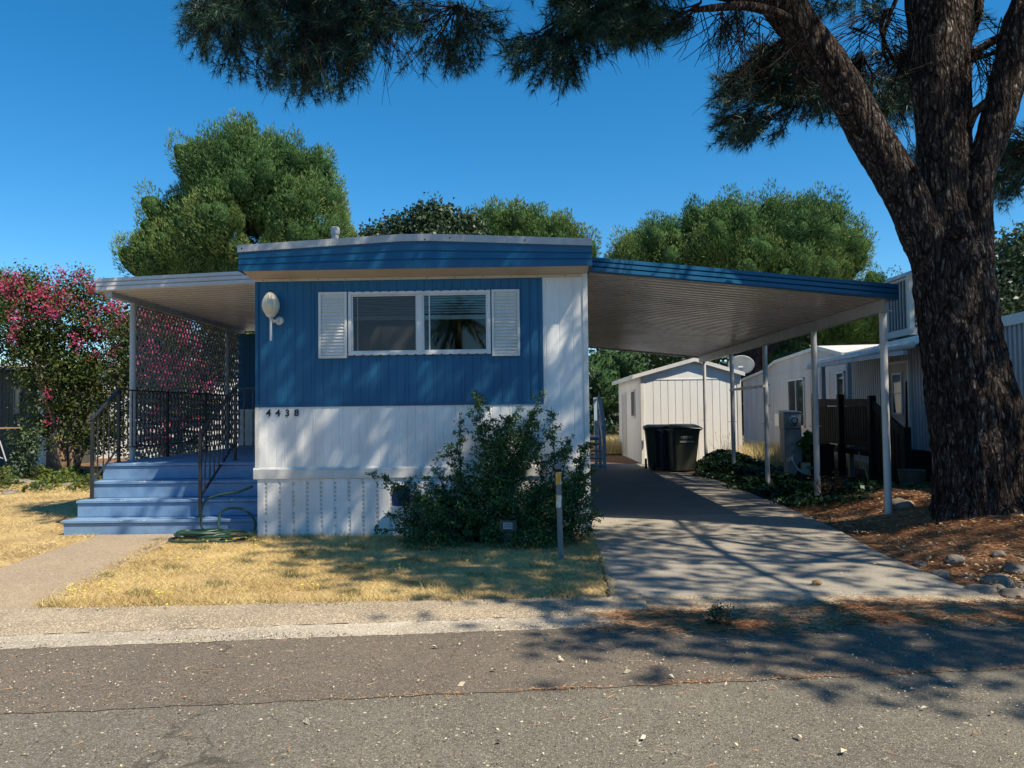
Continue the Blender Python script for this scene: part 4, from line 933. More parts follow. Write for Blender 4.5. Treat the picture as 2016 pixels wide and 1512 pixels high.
# big shrub in front of the home
def big_bush():
    base = Vector((-.15, 8.95, .03)); t = thing('front_shrub', 'large unruly dark green shrub growing against the white siding beside the striped marker post', 'shrub', tuple(base))
    tips = [(935, 768, 9.15), (925, 800, 9.1), (960, 800, 9.1), (1075, 765, 9.2), (1085, 800, 9.2), (1060, 830, 9.1), (1020, 800, 9.2), (1000, 815, 9.1), (905, 810, 9.1), (1105, 835, 9.1), (1130, 853, 9.0), (1120, 880, 9), (860, 890, 9.1), (850, 915, 9.1), (830, 935, 9.1),
            (720, 930, 9.2), (745, 960, 9.1), (790, 948, 9.1), (770, 970, 9), (735, 1042, 8.9), (760, 1010, 9), (1150, 875, 8.9), (1165, 868, 8.9), (1160, 930, 8.8), (1185, 960, 8.7), (1180, 1010, 8.7), (1175, 1045, 8.7), (980, 850, 8.9), (1040, 870, 8.8), (900, 920, 8.8), (950, 900, 8.8), (1100, 930, 8.7), (1050, 960, 8.5), (900, 1000, 8.5), (830, 1010, 8.6), (1000, 980, 8.5), (1130, 1000, 8.5), (960, 1040, 8.4), (800, 1050, 8.6), (1100, 1060, 8.5), (880, 870, 9.1), (1060, 800, 9.2), (1180, 920, 8.9), (815, 960, 9.1), (1140, 905, 8.9)]
    m = MB(); P = []; V_ = []; r = np.random.default_rng(5); rr = random.Random(9)
    main = []
    for (px, py, y) in tips:
        tp = at(px, py, y-.1); b = base+Vector((rr.uniform(-.5, .4)+(tp.x-base.x)*.35, rr.uniform(-.1, .1), 0)); L = (tp-b).length
        c = bez(b, (b+tp)/2+Vector(((b.x-tp.x)*.15, rr.uniform(-.15, .1), .12*L)), tp, 12); m.tube(c, [.012*(1-.07*i) for i in range(13)], 5)
        for k in range(int(16*L)+4):              # side shoots
            u = rr.uniform(.12, .97); f = u*12; a = int(f); q = c[a]+(c[min(a+1, 12)]-c[a])*(f-a)
            d = Vector((rr.gauss(0, 1), rr.gauss(0, .8), rr.gauss(.25, .7))).normalized(); l = (.30*(1-u)+.07)*rr.uniform(.5, 1.2); e = q+d*l
            if e.y > 9.40: e.y = 9.40-rr.random()*.06
            if e.z < .03: e.z = .05
            m.tube([q, (q+e)/2+Vector((0, 0, .02)), e], [.004, .003, .0015], 3, cap=False)
            nl = int(l/.0075)+9
            for i in range(nl):
                w_ = rr.random()**.8; z = q+(e-q)*w_; P.append((z.x+rr.gauss(0, .017), min(z.y+rr.gauss(0, .017), 9.43), z.z+rr.gauss(0, .015)))
                V_.append(.40+rr.gauss(0, .15)+(.25 if rr.random() < .04 else 0)+.14*math.sin(q.x*7+q.z*5))
        for i in range(int(60*L)):
            u = .5+.5*rr.random(); f = u*12; a = min(int(f), 11); q = c[a]+(c[a+1]-c[a])*(f-a); P.append((q.x+rr.gauss(0, .02), q.y+rr.gauss(0, .02), q.z+rr.gauss(0, .015))); V_.append(.5)
    # inner mass
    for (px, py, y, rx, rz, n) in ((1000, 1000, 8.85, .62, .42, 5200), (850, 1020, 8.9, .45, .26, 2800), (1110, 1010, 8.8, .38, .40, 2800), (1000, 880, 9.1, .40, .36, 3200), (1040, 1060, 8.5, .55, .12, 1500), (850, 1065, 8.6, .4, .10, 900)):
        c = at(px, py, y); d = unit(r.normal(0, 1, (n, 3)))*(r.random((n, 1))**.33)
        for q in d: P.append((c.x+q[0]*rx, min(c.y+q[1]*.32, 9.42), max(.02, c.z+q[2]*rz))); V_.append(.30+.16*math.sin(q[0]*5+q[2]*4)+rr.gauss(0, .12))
    m.build('stems', M_twig, t); V, F, vv = leaves(np.array(P), .030, np.array(V_), .62); link('leaves', V, F, M_bush, t, var=vv)
big_bush()
# ivy bank, weeds and low plants
def ground_leaves(name, label, cat, xr_, yr_, n, size, mat, hgt, dens, tone=.4, seed=0):
    r = np.random.default_rng(seed); x = r.uniform(*xr_, n); y = r.uniform(*yr_, n); keep = r.random(n) < np.clip(dens(x, y), 0, 1); x, y = x[keep], y[keep]
    z = H(x, y)+r.random(len(x))*hgt*(.5+.5*np.sin(x*7+y*3))
    V, F, vv = leaves(np.stack([x, y, z], 1), size, np.clip(tone+.2*np.sin(x*3.3+y*2.1)+r.normal(0, .18, len(x)), 0, 1), .8, up=.7)
    o = link(name, V, F, mat, var=vv); return tag(o, label, cat, kind='stuff')
edge = lambda x, y: ss(3.75, 4.25, x+.15*np.sin(y*2.3))
ground_leaves('ivy', 'dark ivy creeping along the edge of the carport slab under the posts', 'ivy', (3.7, 8.0), (10.8, 19.8), 60000, .075, M_ivy, .13, lambda x, y: edge(x, y)*(1-ss(5.6, 6.6, x+.4*np.sin(y*1.7)))*(ss(11.2, 12.4, y+.5*np.sin(x*3)))*(1-ss(19.0, 19.7, y)))
ground_leaves('weeds', 'patch of bright green weeds by the neighbour steps', 'weeds', (5.0, 7.4), (11.6, 13.6), 5200, .06, M_ivy, .10, lambda x, y: .8*(np.sin(x*4+y*3) > -.3), .85, 3)
ground_leaves('ground_cover', 'yellow green ground cover and leaf litter under the crepe myrtle', 'ground cover', (-17, -6.2), (15.2, 20.5), 26000, .09, M_myrtle, .22, lambda x, y: .25+.75*(np.sin(x*1.9+1)*np.sin(y*1.3) > -.2)*ss(15.4, 17, y), .62, 4)
def blades(name, label, cat, poly_in, n, L, w_, up, mat, zoff=.04, seed=0, tone=.5, box=None):
    r = np.random.default_rng(seed); x = r.uniform(box[0], box[1], n); y = r.uniform(box[2], box[3], n); k = poly_in(x, y) > r.random(n); x, y = x[k], y[k]
    P = np.stack([x, y, np.maximum(H(x, y), 0)+zoff-.006+0*x], 1); an = r.random(len(x))*2*math.pi
    D_ = unit(np.stack([np.cos(an), np.sin(an), up*(.3+1.4*r.random(len(x)))], 1))
    cl_ = np.sin(x*3.1+np.sin(y*2.7)*1.5)*np.sin(y*4.3+x)
    V, F, vv = needles(P, D_, 1, L, w_, .1, var=np.clip(tone+.16*cl_+r.normal(0, .2, len(x)), 0, 1)); o = link(name, V, F, mat, var=vv); return tag(o, label, cat, kind='stuff')
def inpoly(poly):
    def f(x, y):
        c = np.zeros(x.shape, bool); n = len(poly); j = n-1
        for i in range(n):
            xi, yi = poly[i]; xj, yj = poly[j]
            c ^= ((yi > y) != (yj > y)) & (x < (xj-xi)*(y-yi)/(yj-yi+1e-12)+xi); j = i
        return c.astype(float)
    return f
gn = lambda x, y: np.clip(.62+.55*np.sin(x*2.9+1.3*np.sin(y*2.1))*np.sin(y*3.7+1.1*np.sin(x*1.9))+.35*np.sin(x*8.1+y*3)*np.sin(y*9.3-x*2), .06, 1)
blades('dry_grass', 'straw coloured dry lawn in front of the home', 'grass', lambda x, y: inpoly(L1)(x, y)*gn(x, y), 190000, .055, .0045, .55, M_grass, .04, 1, .5, (-4.4, .9, 5.9, 9.8))
blades('dry_grass', 'straw coloured dry lawn left of the walkway', 'grass', lambda x, y: inpoly(L2)(x, y)*gn(x, y), 140000, .07, .007, .5, M_grass, .036, 2, .55, (-14, -5.2, 5.5, 17))
blades('tall_dry_grass', 'tall sunlit dry grass behind the shed beyond the carport', 'grass', lambda x, y: .9+0*x, 9000, .55, .02, 2.2, M_grass, .05, 3, .75, (1.7, 5.0, 25.5, 30))
blades('tall_dry_grass', 'tall weeds and dry grass between shed and neighbour', 'grass', lambda x, y: .9+0*x, 5000, .45, .014, 2.0, M_grass, .05, 4, .8, (5.6, 7.6, 17.5, 24))
blades('weedy_tufts', 'scattered greyish green weed tufts in the dry lawn', 'weeds', lambda x, y: inpoly(L1)(x, y)*((np.sin(x*5.3+y)*np.sin(y*6.1+x*2) > .80)+(y < LY(0)+.10)*.35*(np.sin(x*4) > .2)), 60000, .075, .005, 1.0, M_weed, .04, 16, .4, (-4.3, .8, 6.0, 9.6))
blades('lawn_tufts', 'slightly taller uneven tufts along the lawn edges', 'grass', lambda x, y: inpoly(L1)(x, y)*((y < LY(0)+.12)+(y > 9.2)*.8+(np.sin(x*6)*np.sin(y*5) > .72)*.5), 36000, .10, .005, 1.3, M_grass, .04, 6, .45, (-4.3, .8, 6.0, 9.6))
# fallen pine needles
def litter(name, label, dens, n, L, w_, seed, box, tone=.5, zo=.012):
    r = np.random.default_rng(seed); x = r.uniform(box[0], box[1], n); y = r.uniform(box[2], box[3], n); k = dens(x, y) > r.random(n); x, y = x[k], y[k]; z = H(x, y)
    z = np.where((y < 5.6+.1*x) & (z < .02), .014, np.where((x < 3.7) & (z < .04), .050, z+zo))
    z = np.where((y < 6.3) & (y >= 5.6+.1*x) & (x < 4.6), .036, z)
    an = r.random(len(x))*2*math.pi; D_ = unit(np.stack([np.cos(an), np.sin(an), r.uniform(-.02, .22, len(x))], 1))
    V, F, vv = needles(np.stack([x, y, z], 1), D_, 1, L, w_, .05, var=np.clip(tone+.18*np.sin(x*5+y*3)+r.normal(0, .22, len(x)), 0, 1)); o = link(name, V, F, M_pn, var=vv); return tag(o, label, 'pine needles', kind='stuff')
nx = lambda x, y: np.sin(x*2.7+np.sin(y*5.1))*.5+np.sin(x*7.3+y*9)*.3
litter('pine_needle_litter', 'reddish brown fallen needles covering the mound under the big pine', lambda x, y: ss(3.62, 4.0, x+.10*np.sin(y*6))*(.85+.3*nx(x, y))*(y > 5.95-.1*np.sin(x*4)), 150000, .10, .0045, 1, (3.5, 10, 5.5, 13))
litter('pine_needle_litter', 'drift of orange needles along the gutter at the foot of the driveway', lambda x, y: np.exp(-((y-(5.72+.075*(x-2)+.07*np.sin(x*3)))/.20)**2)*ss(.3, .9, x)*(1.0+.6*nx(x, y)), 150000, .085, .005, 2, (.2, 9, 5.1, 6.5), .6)
litter('pine_needle_litter', 'thin line of needles caught in the road seam', lambda x, y: np.exp(-((y-(4.30+.11*x))/.018)**2)*ss(-1.5, .5, x+np.sin(x*5)*.5)*(.5+.4*np.sin(x*9)), 60000, .045, .003, 3, (-2, 3.6, 4.0, 4.8), .6)
litter('pine_needle_litter', 'scattered loose needles over road and driveway', lambda x, y: .35+.65*(nx(x*.7, y*.7) > .35)+0*x, 3800, .07, .0032, 4, (-3.5, 5, 3.2, 9.5), .75)
def flat_leaves(name, label, box, n, size, seed, mat=M_leafdry, dens=None, zo=.016, up=.25, tone=.6):
    r = np.random.default_rng(seed); x = r.uniform(box[0], box[1], n); y = r.uniform(box[2], box[3], n)
    if dens is not None: k = dens(x, y) > r.random(n); x, y = x[k], y[k]
    z = np.maximum(H(x, y)+.01, np.where(y > 6.3, .055, np.where(y > 5.6, .04, .014)))+zo*.5
    V, F, vv = leaves(np.stack([x, y, z], 1), size, np.clip(tone+r.normal(0, .25, len(x)), 0, 1), .55, up=up, jit=.6); o = link(name, V, F, mat, var=vv); return tag(o, label, 'leaves', kind='stuff')
flat_leaves('fallen_leaves', 'pale dry leaf fragments scattered over the asphalt', (-3.4, 4.5, 3.2, 5.6), 1100, .013, 5)
flat_leaves('fallen_leaves', 'dry leaves and chips on the concrete driveway', (.7, 3.8, 6.2, 10.8), 110, .024, 6)
flat_leaves('fallen_leaves', 'dry leaves and bark flakes on the mound', (3.8, 8, 6, 11), 4200, .034, 7, tone=.35)
flat_leaves('fallen_leaves', 'larger curled pale leaves on the road', (-1.2, 4.2, 3.4, 5.3), 30, .036, 8, up=.6, tone=.85)
M_grit = foliage('grit', [(0, (.10,.085,.065)), (.5, (.30,.25,.18)), (1, (.62,.56,.46))], .9)
def grit(name, label, dens, n, size, box, seed, z_):
    r = np.random.default_rng(seed); x = r.uniform(box[0], box[1], n); y = r.uniform(box[2], box[3], n); k = dens(x, y) > r.random(n); x, y = x[k], y[k]
    V, F, vv = leaves(np.stack([x, y, z_(x, y)], 1), size, r.random(len(x)), .8, up=.5, jit=.6); o = link(name, V, F, M_grit, var=vv); return tag(o, label, 'gravel', kind='stuff')
grit('gravel', 'grit and small stones gathered along the gutter and road edge', lambda x, y: np.exp(-((y-5.52-.107*x)/(.05+.04*np.sin(x*2.1)**2))**2)*(.5+.5*np.sin(x*3+1)), 16000, .013, (-4, 3, 4.9, 6.0), 51, lambda x, y: .018+0*x)
grit('gravel', 'sandy grit spilling over the kerb from the lawn', lambda x, y: np.exp(-((y-6.10-.05*x)/.06)**2)*(.4+.5*np.sin(x*4+2)), 9000, .011, (-4, .8, 5.7, 6.4), 52, lambda x, y: .066+0*x)
grit('gravel', 'loose pale chips scattered over the asphalt', lambda x, y: .5+.5*np.sin(x*1.7+y*2)*np.sin(y*2.3), 9000, .0085, (-4, 4.6, 3.1, 5.5), 53, lambda x, y: .012+0*x)
blades('lawn_fringe', 'ragged straw fringe spilling onto the kerb walkway and driveway edges', 'grass', lambda x, y: np.exp(-((y-6.16-.045*x)/.05)**2)*(.35+.5*np.sin(x*5)*np.sin(x*2.1))*(x < .66)*(x > -3.8)+np.exp(-((x-.68-.02*(y-6))/.035)**2)*(y > 6.2)*.8+np.exp(-((x+3.93+.16*(y-6.3))/.05)**2)*(y > 6.1)*(y < 9.4)*.7, 60000, .075, .0045, .6, M_grass, .055, 54, .35, (-4.6, .85, 6.0, 9.5))
# little yellow flowers in the lawn
m = MB(); r = random.Random(2); V = []; 
pts = []
for (px, py, n_) in ((670, 1070, 9), (620, 1080, 6), (510, 1068, 7), (200, 1160, 9), (415, 1100, 9), (320, 1170, 6), (760, 1110, 5), (900, 1090, 3), (1060, 1150, 3), (600, 1150, 3), (480, 1075, 5)):
    for i in range(n_):
        p = gnd(px+r.gauss(0, 28), py+r.gauss(0, 10), .09); 
        if -4.0 < p.x < .6 and p.y < 9.3: pts.append(p)
for p in pts:
    m.tube([(p.x, p.y, .03), (p.x+.005, p.y, p.z)], .0015, 4); m.lathe((p.x, p.y, p.z), [(.004, -.003), (.012, .002), (.010, .006), (.003, .007)], 7)
tag(m.build('lawn_flowers', M_yel), 'tiny yellow dandelion like flowers dotted over the dry lawn', 'flowers', kind='stuff')
t2, _ = leafy('crepe_myrtle', 'second pink flowered crepe myrtle seen through the porch lattice', 18.5, [(320, 660, 70, 70), (420, 700, 60, 75), (290, 770, 60, 80), (380, 800, 60, 60), (330, 880, 80, 40), (460, 650, 40, 70), (250, 700, 40, 80)], 15000, .10, M_myrtle, base=350, seed=44, clump=.24, trunk=.08, zb=.05, tone=.35, clumps=300, dyf=.6)
fl = []; blossom([(300, 630, 40, 30), (345, 650, 30, 25), (390, 735, 22, 30), (330, 740, 40, 50), (310, 870, 16, 22), (375, 690, 22, 30), (405, 760, 22, 14), (290, 700, 22, 50), (340, 820, 50, 22)], 24, 17.8)
fl = np.array(fl); P = np.repeat(fl, k_ := 30, 0)+rn.normal(0, 1, (len(fl)*k_, 3))*np.array([.07, .07, .09])
V, F, vv = leaves(P, .05, np.repeat(rn.random(len(fl)), k_)*.8+rn.random(len(P))*.2, .9); link('blossom', V, F, M_flower, t2, var=vv)
# trees across the road, behind the photographer
n = 26000; X = rn.uniform(-45, 45, n); Y = -24+rn.normal(0, 1.2, n); Z = rn.random(n)*(3.4+1.0*np.sin(X*.35)+.7*np.sin(X*.9+1))
V, F, vv = leaves(np.stack([X, Y, Z], 1), .6, np.clip(.3+.25*np.sin(X*.7)+rn.normal(0, .12, n), 0, 1)); o = link('roadside_woodland', V, F, M_oak, var=vv); tag(o, 'dark trees on the far side of the road mirrored in the window', 'woodland', kind='stuff')
# palm behind the road, mirrored in the window
palm = thing('palm_tree', 'fan palm across the road seen only as a reflection in the window', 'palm tree', (-2.95, -14.5, 0))
m = MB(); m.tube([(-2.95, -14.5, -.1), (-3.0, -14.5, 2.4), (-2.95, -14.5, 5.6)], [.22, .17, .15], 12); m.build('trunk', M_bark2, palm)
V = []; F = []; r = random.Random(3)
for i in range(60):
    an = r.random()*6.283; el = r.uniform(-.5, 1.2); d = Vector((math.cos(an)*math.cos(el), math.sin(an)*math.cos(el), math.sin(el))); L = r.uniform(1.5, 2.4); c = Vector((-2.95, -14.5, 5.65))
    prev = None
    for s_ in range(7):
        t = s_/6; q = c+d*L*t+Vector((0, 0, -1.0*t*t*L*.5)); side = d.cross(Vector((0, 0, 1))).normalized()
        if prev is not None:
            for sg in (-1, 1):
                for kk in range(3):
                    b = prev+(q-prev)*kk/3; e = b+side*sg*.42*(1-t*.6)+d*.22+Vector((0, 0, -.25)); n0 = len(V); V += [tuple(b), tuple(b+(q-prev)*.22), tuple(e)]; F.append((n0, n0+1, n0+2))
            n0 = len(V); V += [tuple(prev-side*.012), tuple(prev+side*.012), tuple(q+side*.01), tuple(q-side*.01)]; F.append((n0, n0+1, n0+2, n0+3))
        prev = q
link('fronds', V, F, M_bush, palm, var=[.4]*len(V))
# ============================================================ OBJECTS BESIDE AND BEHIND
# --- white garden shed
shed = thing('shed', 'white panelled garden shed with low gable roof behind the bins', 'shed', (4.2, 22, 0))
sx0, sx1, sy0, sy1 = 3.15, 5.88, 21.3, 26.3; sxm = (sx0+sx1)/2+.1; ze, zr = 2.50, 2.88
m = MB(); P = [(sx0, sy0, 0)]; x = sx0+.33
while x < sx1-.1: P += [(x-.010, sy0, 0), (x-.006, sy0+.012, 0), (x+.006, sy0+.012, 0), (x+.010, sy0, 0)]; x += .203
P.append((sx1, sy0, 0)); m.ext(P, (0,0,0), (0,0,2.36)); m.box(sx0, sx1, sy0-.012, sy0+.005, 2.355, 2.38)
m.add([(sx0, sy0+.001, 2.38), (sx1, sy0+.001, 2.38), (sx1, sy0+.001, ze), (sxm, sy0+.001, zr), (sx0, sy0+.001, ze)], [(0,1,2,3,4)])
m.build('front_wall', M_shedwhite, shed)
m = MB(); m.box(sx0, sx0+.04, sy0+.02, sy1, 0, ze); m.box(sx1-.04, sx1, sy0+.02, sy1, 0, ze); m.box(sx0+.04, sx1-.04, sy1-.04, sy1, 0, ze)
y = sy0+.3
while y < sy1: m.box(sx0-.003, sx0, y, y+.19, 0.01, ze-.01); y += .203
m.build('side_wall', M_shedwhite, shed)
m = MB(); m.box(sx0-.014, sx0+.07, sy0-.016, sy0+.002, 0, ze-.0); m.box(sx0-.014, sx0-.001, sy0+.002, sy0+.08, 0, ze); m.build('corner_board', M_trim, shed)
m = MB(); m.box(sx1-.09, sx1+.014, sy0-.016, sy0+.002, 0, ze); m.build('corner_board', M_trim, shed)
m = MB()
for (xa, za, xb, zb) in ((sx0-.22, ze-.055, sxm, zr+.02), (sxm, zr+.02, sx1+.10, ze-.02)):
    m.hexa([(xa, sy0-.10, za), (xb, sy0-.10, zb), (xb, sy1+.1, zb), (xa, sy1+.1, za), (xa, sy0-.10, za+.05), (xb, sy0-.10, zb+.05), (xb, sy1+.1, zb+.05), (xa, sy1+.1, za+.05)])
m.build('roof', M_gal, shed)
m = MB()
for (xa, za, xb, zb) in ((sx0-.22, ze-.055, sxm, zr+.02), (sxm, zr+.02, sx1+.10, ze-.02)):
    m.hexa([(xa, sy0-.122, za-.05), (xb, sy0-.122, zb-.05), (xb, sy0-.101, zb-.05), (xa, sy0-.101, za-.05), (xa, sy0-.122, za+.055), (xb, sy0-.122, zb+.055), (xb, sy0-.101, zb+.055), (xa, sy0-.101, za+.055)])
m.box(sx0-.245, sx0-.221, sy0-.12, sy1+.1, ze-.12, ze-.0); m.build('barge_board', M_trim, shed)
m = MB(); framebox_y = None
def frame_x(m, x, y0, y1, z0, z1, w_, t_=.02):
    for a in ((y0, y1, z0, z0+w_), (y0, y1, z1-w_, z1), (y0, y0+w_, z0+w_, z1-w_), (y1-w_, y1, z0+w_, z1-w_)): m.box(x-t_, x, a[0], a[1], a[2], a[3])
frame_x(m, sx0-.003, 22.4, 23.2, 1.30, 2.13, .06, .03); m.box(sx0-.025, sx0-.004, 22.79, 22.82, 1.36, 2.07); wnd = m.build('window', M_trim, shed); ORG[wnd.name] = ORG[shed.name]
m = MB(); m.box(sx0-.010, sx0-.004, 22.46, 23.14, 1.36, 2.07); m.build('pane', Mat('dark_glass', .08, .6).col((.02,.025,.03)).m, wnd)
m = MB(); frame_x(m, sx0-.003, 24.4, 25.5, .05, 2.1, .08, .03); dr_ = m.build('door_frame', M_trim, shed)
m = MB(); m.box(sx0-.02, sx0-.004, 24.48, 25.42, .06, 2.02); m.build('door', M_nbr2, shed)
# --- wheelie bins
def make_bin(name, label, loc, rz, mat, s=1.0, h=1.10, text=False):
    t = thing(name, label, 'bin', loc, 'wheeled bins in front of the shed'); R = Matrix.Translation(loc) @ Matrix.Rotation(rz, 4, 'Z'); 
    def B(): b = MB(); b.m = R; return b
    w0, w1, d0, d1 = .25*s, .33*s, .26*s, .40*s
    b = B(); n = 8; rings = []
    for z, f in ((.04, 0), (.06, .02), (h*.80, .82), (h*.90, 1.0), (h*.92, 1.0)):
        ww = w0+(w1-w0)*f; dd = d0+(d1-d0)*f; c_ = .05
        rings.append([(-ww+c_, -dd, z), (ww-c_, -dd, z), (ww, -dd+c_, z), (ww, dd-c_, z), (ww-c_, dd, z), (-ww+c_, dd, z), (-ww, dd-c_, z), (-ww, -dd+c_, z)])
    V = [p for r_ in rings for p in r_]; F = [(i*8+k, i*8+(k+1) % 8, (i+1)*8+(k+1) % 8, (i+1)*8+k) for i in range(4) for k in range(8)]+[tuple(range(7, -1, -1)), tuple(range(32, 40))]; b.add(V, F)
    b.box(-w1-.015, w1+.015, -d1-.02, d1+.02, h*.88, h*.915); b.build('body', mat, t, bevel=.01)
    b = B(); k = 9; V = []
    for i in range(k):
        u = i/(k-1); y = -d1-.07+(2*d1+.12)*u; zz = h*.925+.085*math.sin(math.pi*min(1, u*1.05))*.9+.02
        for x_ in (-w1-.03, -w1*.8, w1*.8, w1+.03): V.append((x_, y, zz-(.035 if abs(x_) > w1 else 0)))
    b.add(V, [(i*4+j, i*4+j+1, (i+1)*4+j+1, (i+1)*4+j) for i in range(k-1) for j in range(3)]); b.build('lid', mat, t, solid=.012, smooth=True)
    b = B(); b.tube([(-w1*.8, d1+.02, h*.9), (-w1*.8, d1+.10, h*.93), (w1*.8, d1+.10, h*.93), (w1*.8, d1+.02, h*.9)], .016, 8); b.build('handle', mat, t)
    for sgn in (-1, 1):
        b = B(); b.lathe((sgn*(w0+.05), d0+.04, .125), [(.125, -.025), (.13, -.01), (.13, .01), (.125, .025)], 20, 'x'); b.build('wheel', M_dark, t)
    if text:
        Mr = Matrix.Rotation(rz, 3, 'Z') @ Matrix.Rotation(math.radians(-3), 3, 'X'); wm = Mat('stamped_white', .7).col((.30,.31,.28)).m
        c = R @ Vector((0, -.392, .80)); write('stamp', 'CITY OF', c, .055, wm, t, Mr)
        b = B(); b.box(-.17, .17, -.383, -.378, .705, .745); b.build('stamp_bar', wm, t)
    return t
make_bin('wheeled_bin', 'dark green wheeled bin with faded white stamp on its front, nearest the camera', (3.68, 18.55, .05), math.radians(8), M_plasticg, 1.05, 1.12, True)
make_bin('wheeled_bin', 'dark green wheeled bin standing at the left beside the shed corner', (3.26, 19.3, .05), math.radians(-6), M_plasticg, 1.0, 1.10)
make_bin('wheeled_bin', 'narrow dark blue wheeled bin squeezed between the two green bins', (3.42, 18.95, .05), math.radians(15), M_plasticb, .85, 1.0)
# --- satellite dish
p = at(1459, 718, 25.5); dish = thing('satellite_dish', 'white satellite dish on a mast behind the right corner of the shed', 'satellite dish', (p.x, 25.7, 0))
m = MB(); m.m = Matrix.Translation(p) @ Matrix.Rotation(math.radians(-18), 4, 'Z') @ Matrix.Rotation(math.radians(24), 4, 'X')
V = []; F = []; n = 32
for i in range(7):
    rr = i/6
    for k in range(n): an = 2*math.pi*k/n; V.append((.42*rr*math.cos(an), .10*(1-rr*rr)-.02, .33*rr*math.sin(an)))
F = [(i*n+k, i*n+(k+1) % n, (i+1)*n+(k+1) % n, (i+1)*n+k) for i in range(6) for k in range(n)]; m.add(V, F); m.build('reflector', M_trim, dish, smooth=True, solid=.015)
m = MB(); m.m = Matrix.Translation(p) @ Matrix.Rotation(math.radians(-18), 4, 'Z') @ Matrix.Rotation(math.radians(24), 4, 'X'); m.tube([(0, .1, -.3), (0, -.25, -.27), (0, -.34, -.03)], .018, 8); m.box(-.07, .07, -.40, -.28, -.03, .06); m.build('feed_arm', M_greypaint, dish)
m = MB(); m.tube([(p.x, 25.75, 0), (p.x, 25.75, p.z-.1), (p.x, 25.6, p.z)], .03, 10); m.build('mast', M_greypaint, dish)
# --- neighbouring mobile home: wall seen at a slant
W = lambda t, off=0.0: (7.47+.074*t+off, 15.5+t)
nb = thing('neighbour_home', 'white neighbouring mobile home with corrugated siding behind the carport posts', 'mobile home', (9, 18, 0))
m = MB(); P = []; t = -9.5; d = .028; pitch = .125
while t < 3.2:
    P += [W(t)+(0,), W(t+pitch*.45)+(0,), W(t+pitch*.5, d)+(0,), W(t+pitch*.95, d)+(0,)]; t += pitch
tN = t; P.append(W(t)+(0,)); m.ext(P, (0,0,.30), (0,0,2.86)); m.build('corrugated_wall', M_nbr, nb)
m = MB(); a, b = W(-9.5, .02), W(15.4, .02); m.hexa([a+(0,), b+(0,), (b[0]+.05, b[1], 0), (a[0]+.05, a[1], 0), a+(.31,), b+(.31,), (b[0]+.05, b[1], .31), (a[0]+.05, a[1], .31)])
m.build('skirting', M_nbr2, nb)
m = MB(); m.bar(W(-9.5, -.015)+(.31,), W(15.4, -.015)+(.31,), .03, .05); m.bar(W(-9.5, -.02)+(2.80,), W(1.0, -.02)+(2.80,), .04, .16); m.build('edge_trim', M_trim, nb)
m = MB(); V = []; prof = [(3.2, 2.82), (5.16, 3.14), (9.8, 3.05), (11.5, 2.82), (15.3, 2.65)]
V = [W(t)+(.3,) for t, z in prof]+[W(t)+(z,) for t, z in prof]; n = len(prof); m.add(V, [(i, i+1, n+i+1, n+i) for i in range(n-1)])
for i in range(14): m.bar(W(3.6+i*.85, -.004)+(.3,), W(3.6+i*.85, -.004)+(2.45,), .008, .02)
m.bar(W(3.2, -.01)+(2.62,), W(11.5, -.01)+(2.66,), .02, .03)
m.build('end_wall', M_nbr2, nb)
m = MB()
for (t0, z0), (t1, z1) in zip(prof[:-1], prof[1:]): m.bar(W(t0, -.05)+(z0,), W(t1, -.05)+(z1,), .10, .09)
m.build('roof_edge', M_trim, nb)
m = MB(); V = [W(t, -.05)+(z+.045,) for t, z in prof]+[W(t, 9)+(z+.16,) for t, z in prof]; m.add(V, [(i, i+1, n+i+1, n+i) for i in range(n-1)])
a, b = W(-9.5), W(3.3); m.hexa([a+(2.84,), b+(2.80,), (b[0]+9, b[1], 2.9), (a[0]+9, a[1], 2.9), a+(2.87,), b+(2.83,), (b[0]+9, b[1], 2.93), (a[0]+9, a[1], 2.93)]); m.build('roof', M_rust, nb)
m = MB(); m.box(8, 16, 6.05, 6.1, 0, 2.8); m.box(15.95, 16, 6.1, 30, 0, 2.8); m.build('far_wall', M_nbr, nb)
def wall_window(t0, t1, z0, z1, bars=1, nm='window'):
    m = MB(); w_ = .05
    for (ta, tb, za, zb) in ((t0, t1, z0, z0+w_), (t0, t1, z1-w_, z1), (t0, t0+w_, z0, z1), (t1-w_, t1, z0, z1)) + (((t0+t1)/2-.02, (t0+t1)/2+.02, z0, z1),)*(bars > 0):
        a, b = W(ta, -.04), W(tb, -.04); c, e = W(ta, .01), W(tb, .01)
        m.hexa([a+(za,), b+(za,), e+(za,), c+(za,), a+(zb,), b+(zb,), e+(zb,), c+(zb,)])
    o = m.build(nm, M_trim, nb); ORG[o.name] = ORG[nb.name]
    m = MB(); a, b = W(t0+w_, -.015), W(t1-w_, -.015); m.add([a+(z0+w_,), b+(z0+w_,), b+(z1-w_,), a+(z1-w_,)], [(0,1,2,3)]); m.build('pane', M_dglass, o); return o
M_dglass = Mat('dark_pane', .05, .9).col((.035,.045,.05)).m
wall_window(6.71, 8.44, .97, 2.40); wall_window(3.28, 3.85, 1.66, 2.42, 0); wall_window(10.9, 11.5, 1.6, 2.36, 0)
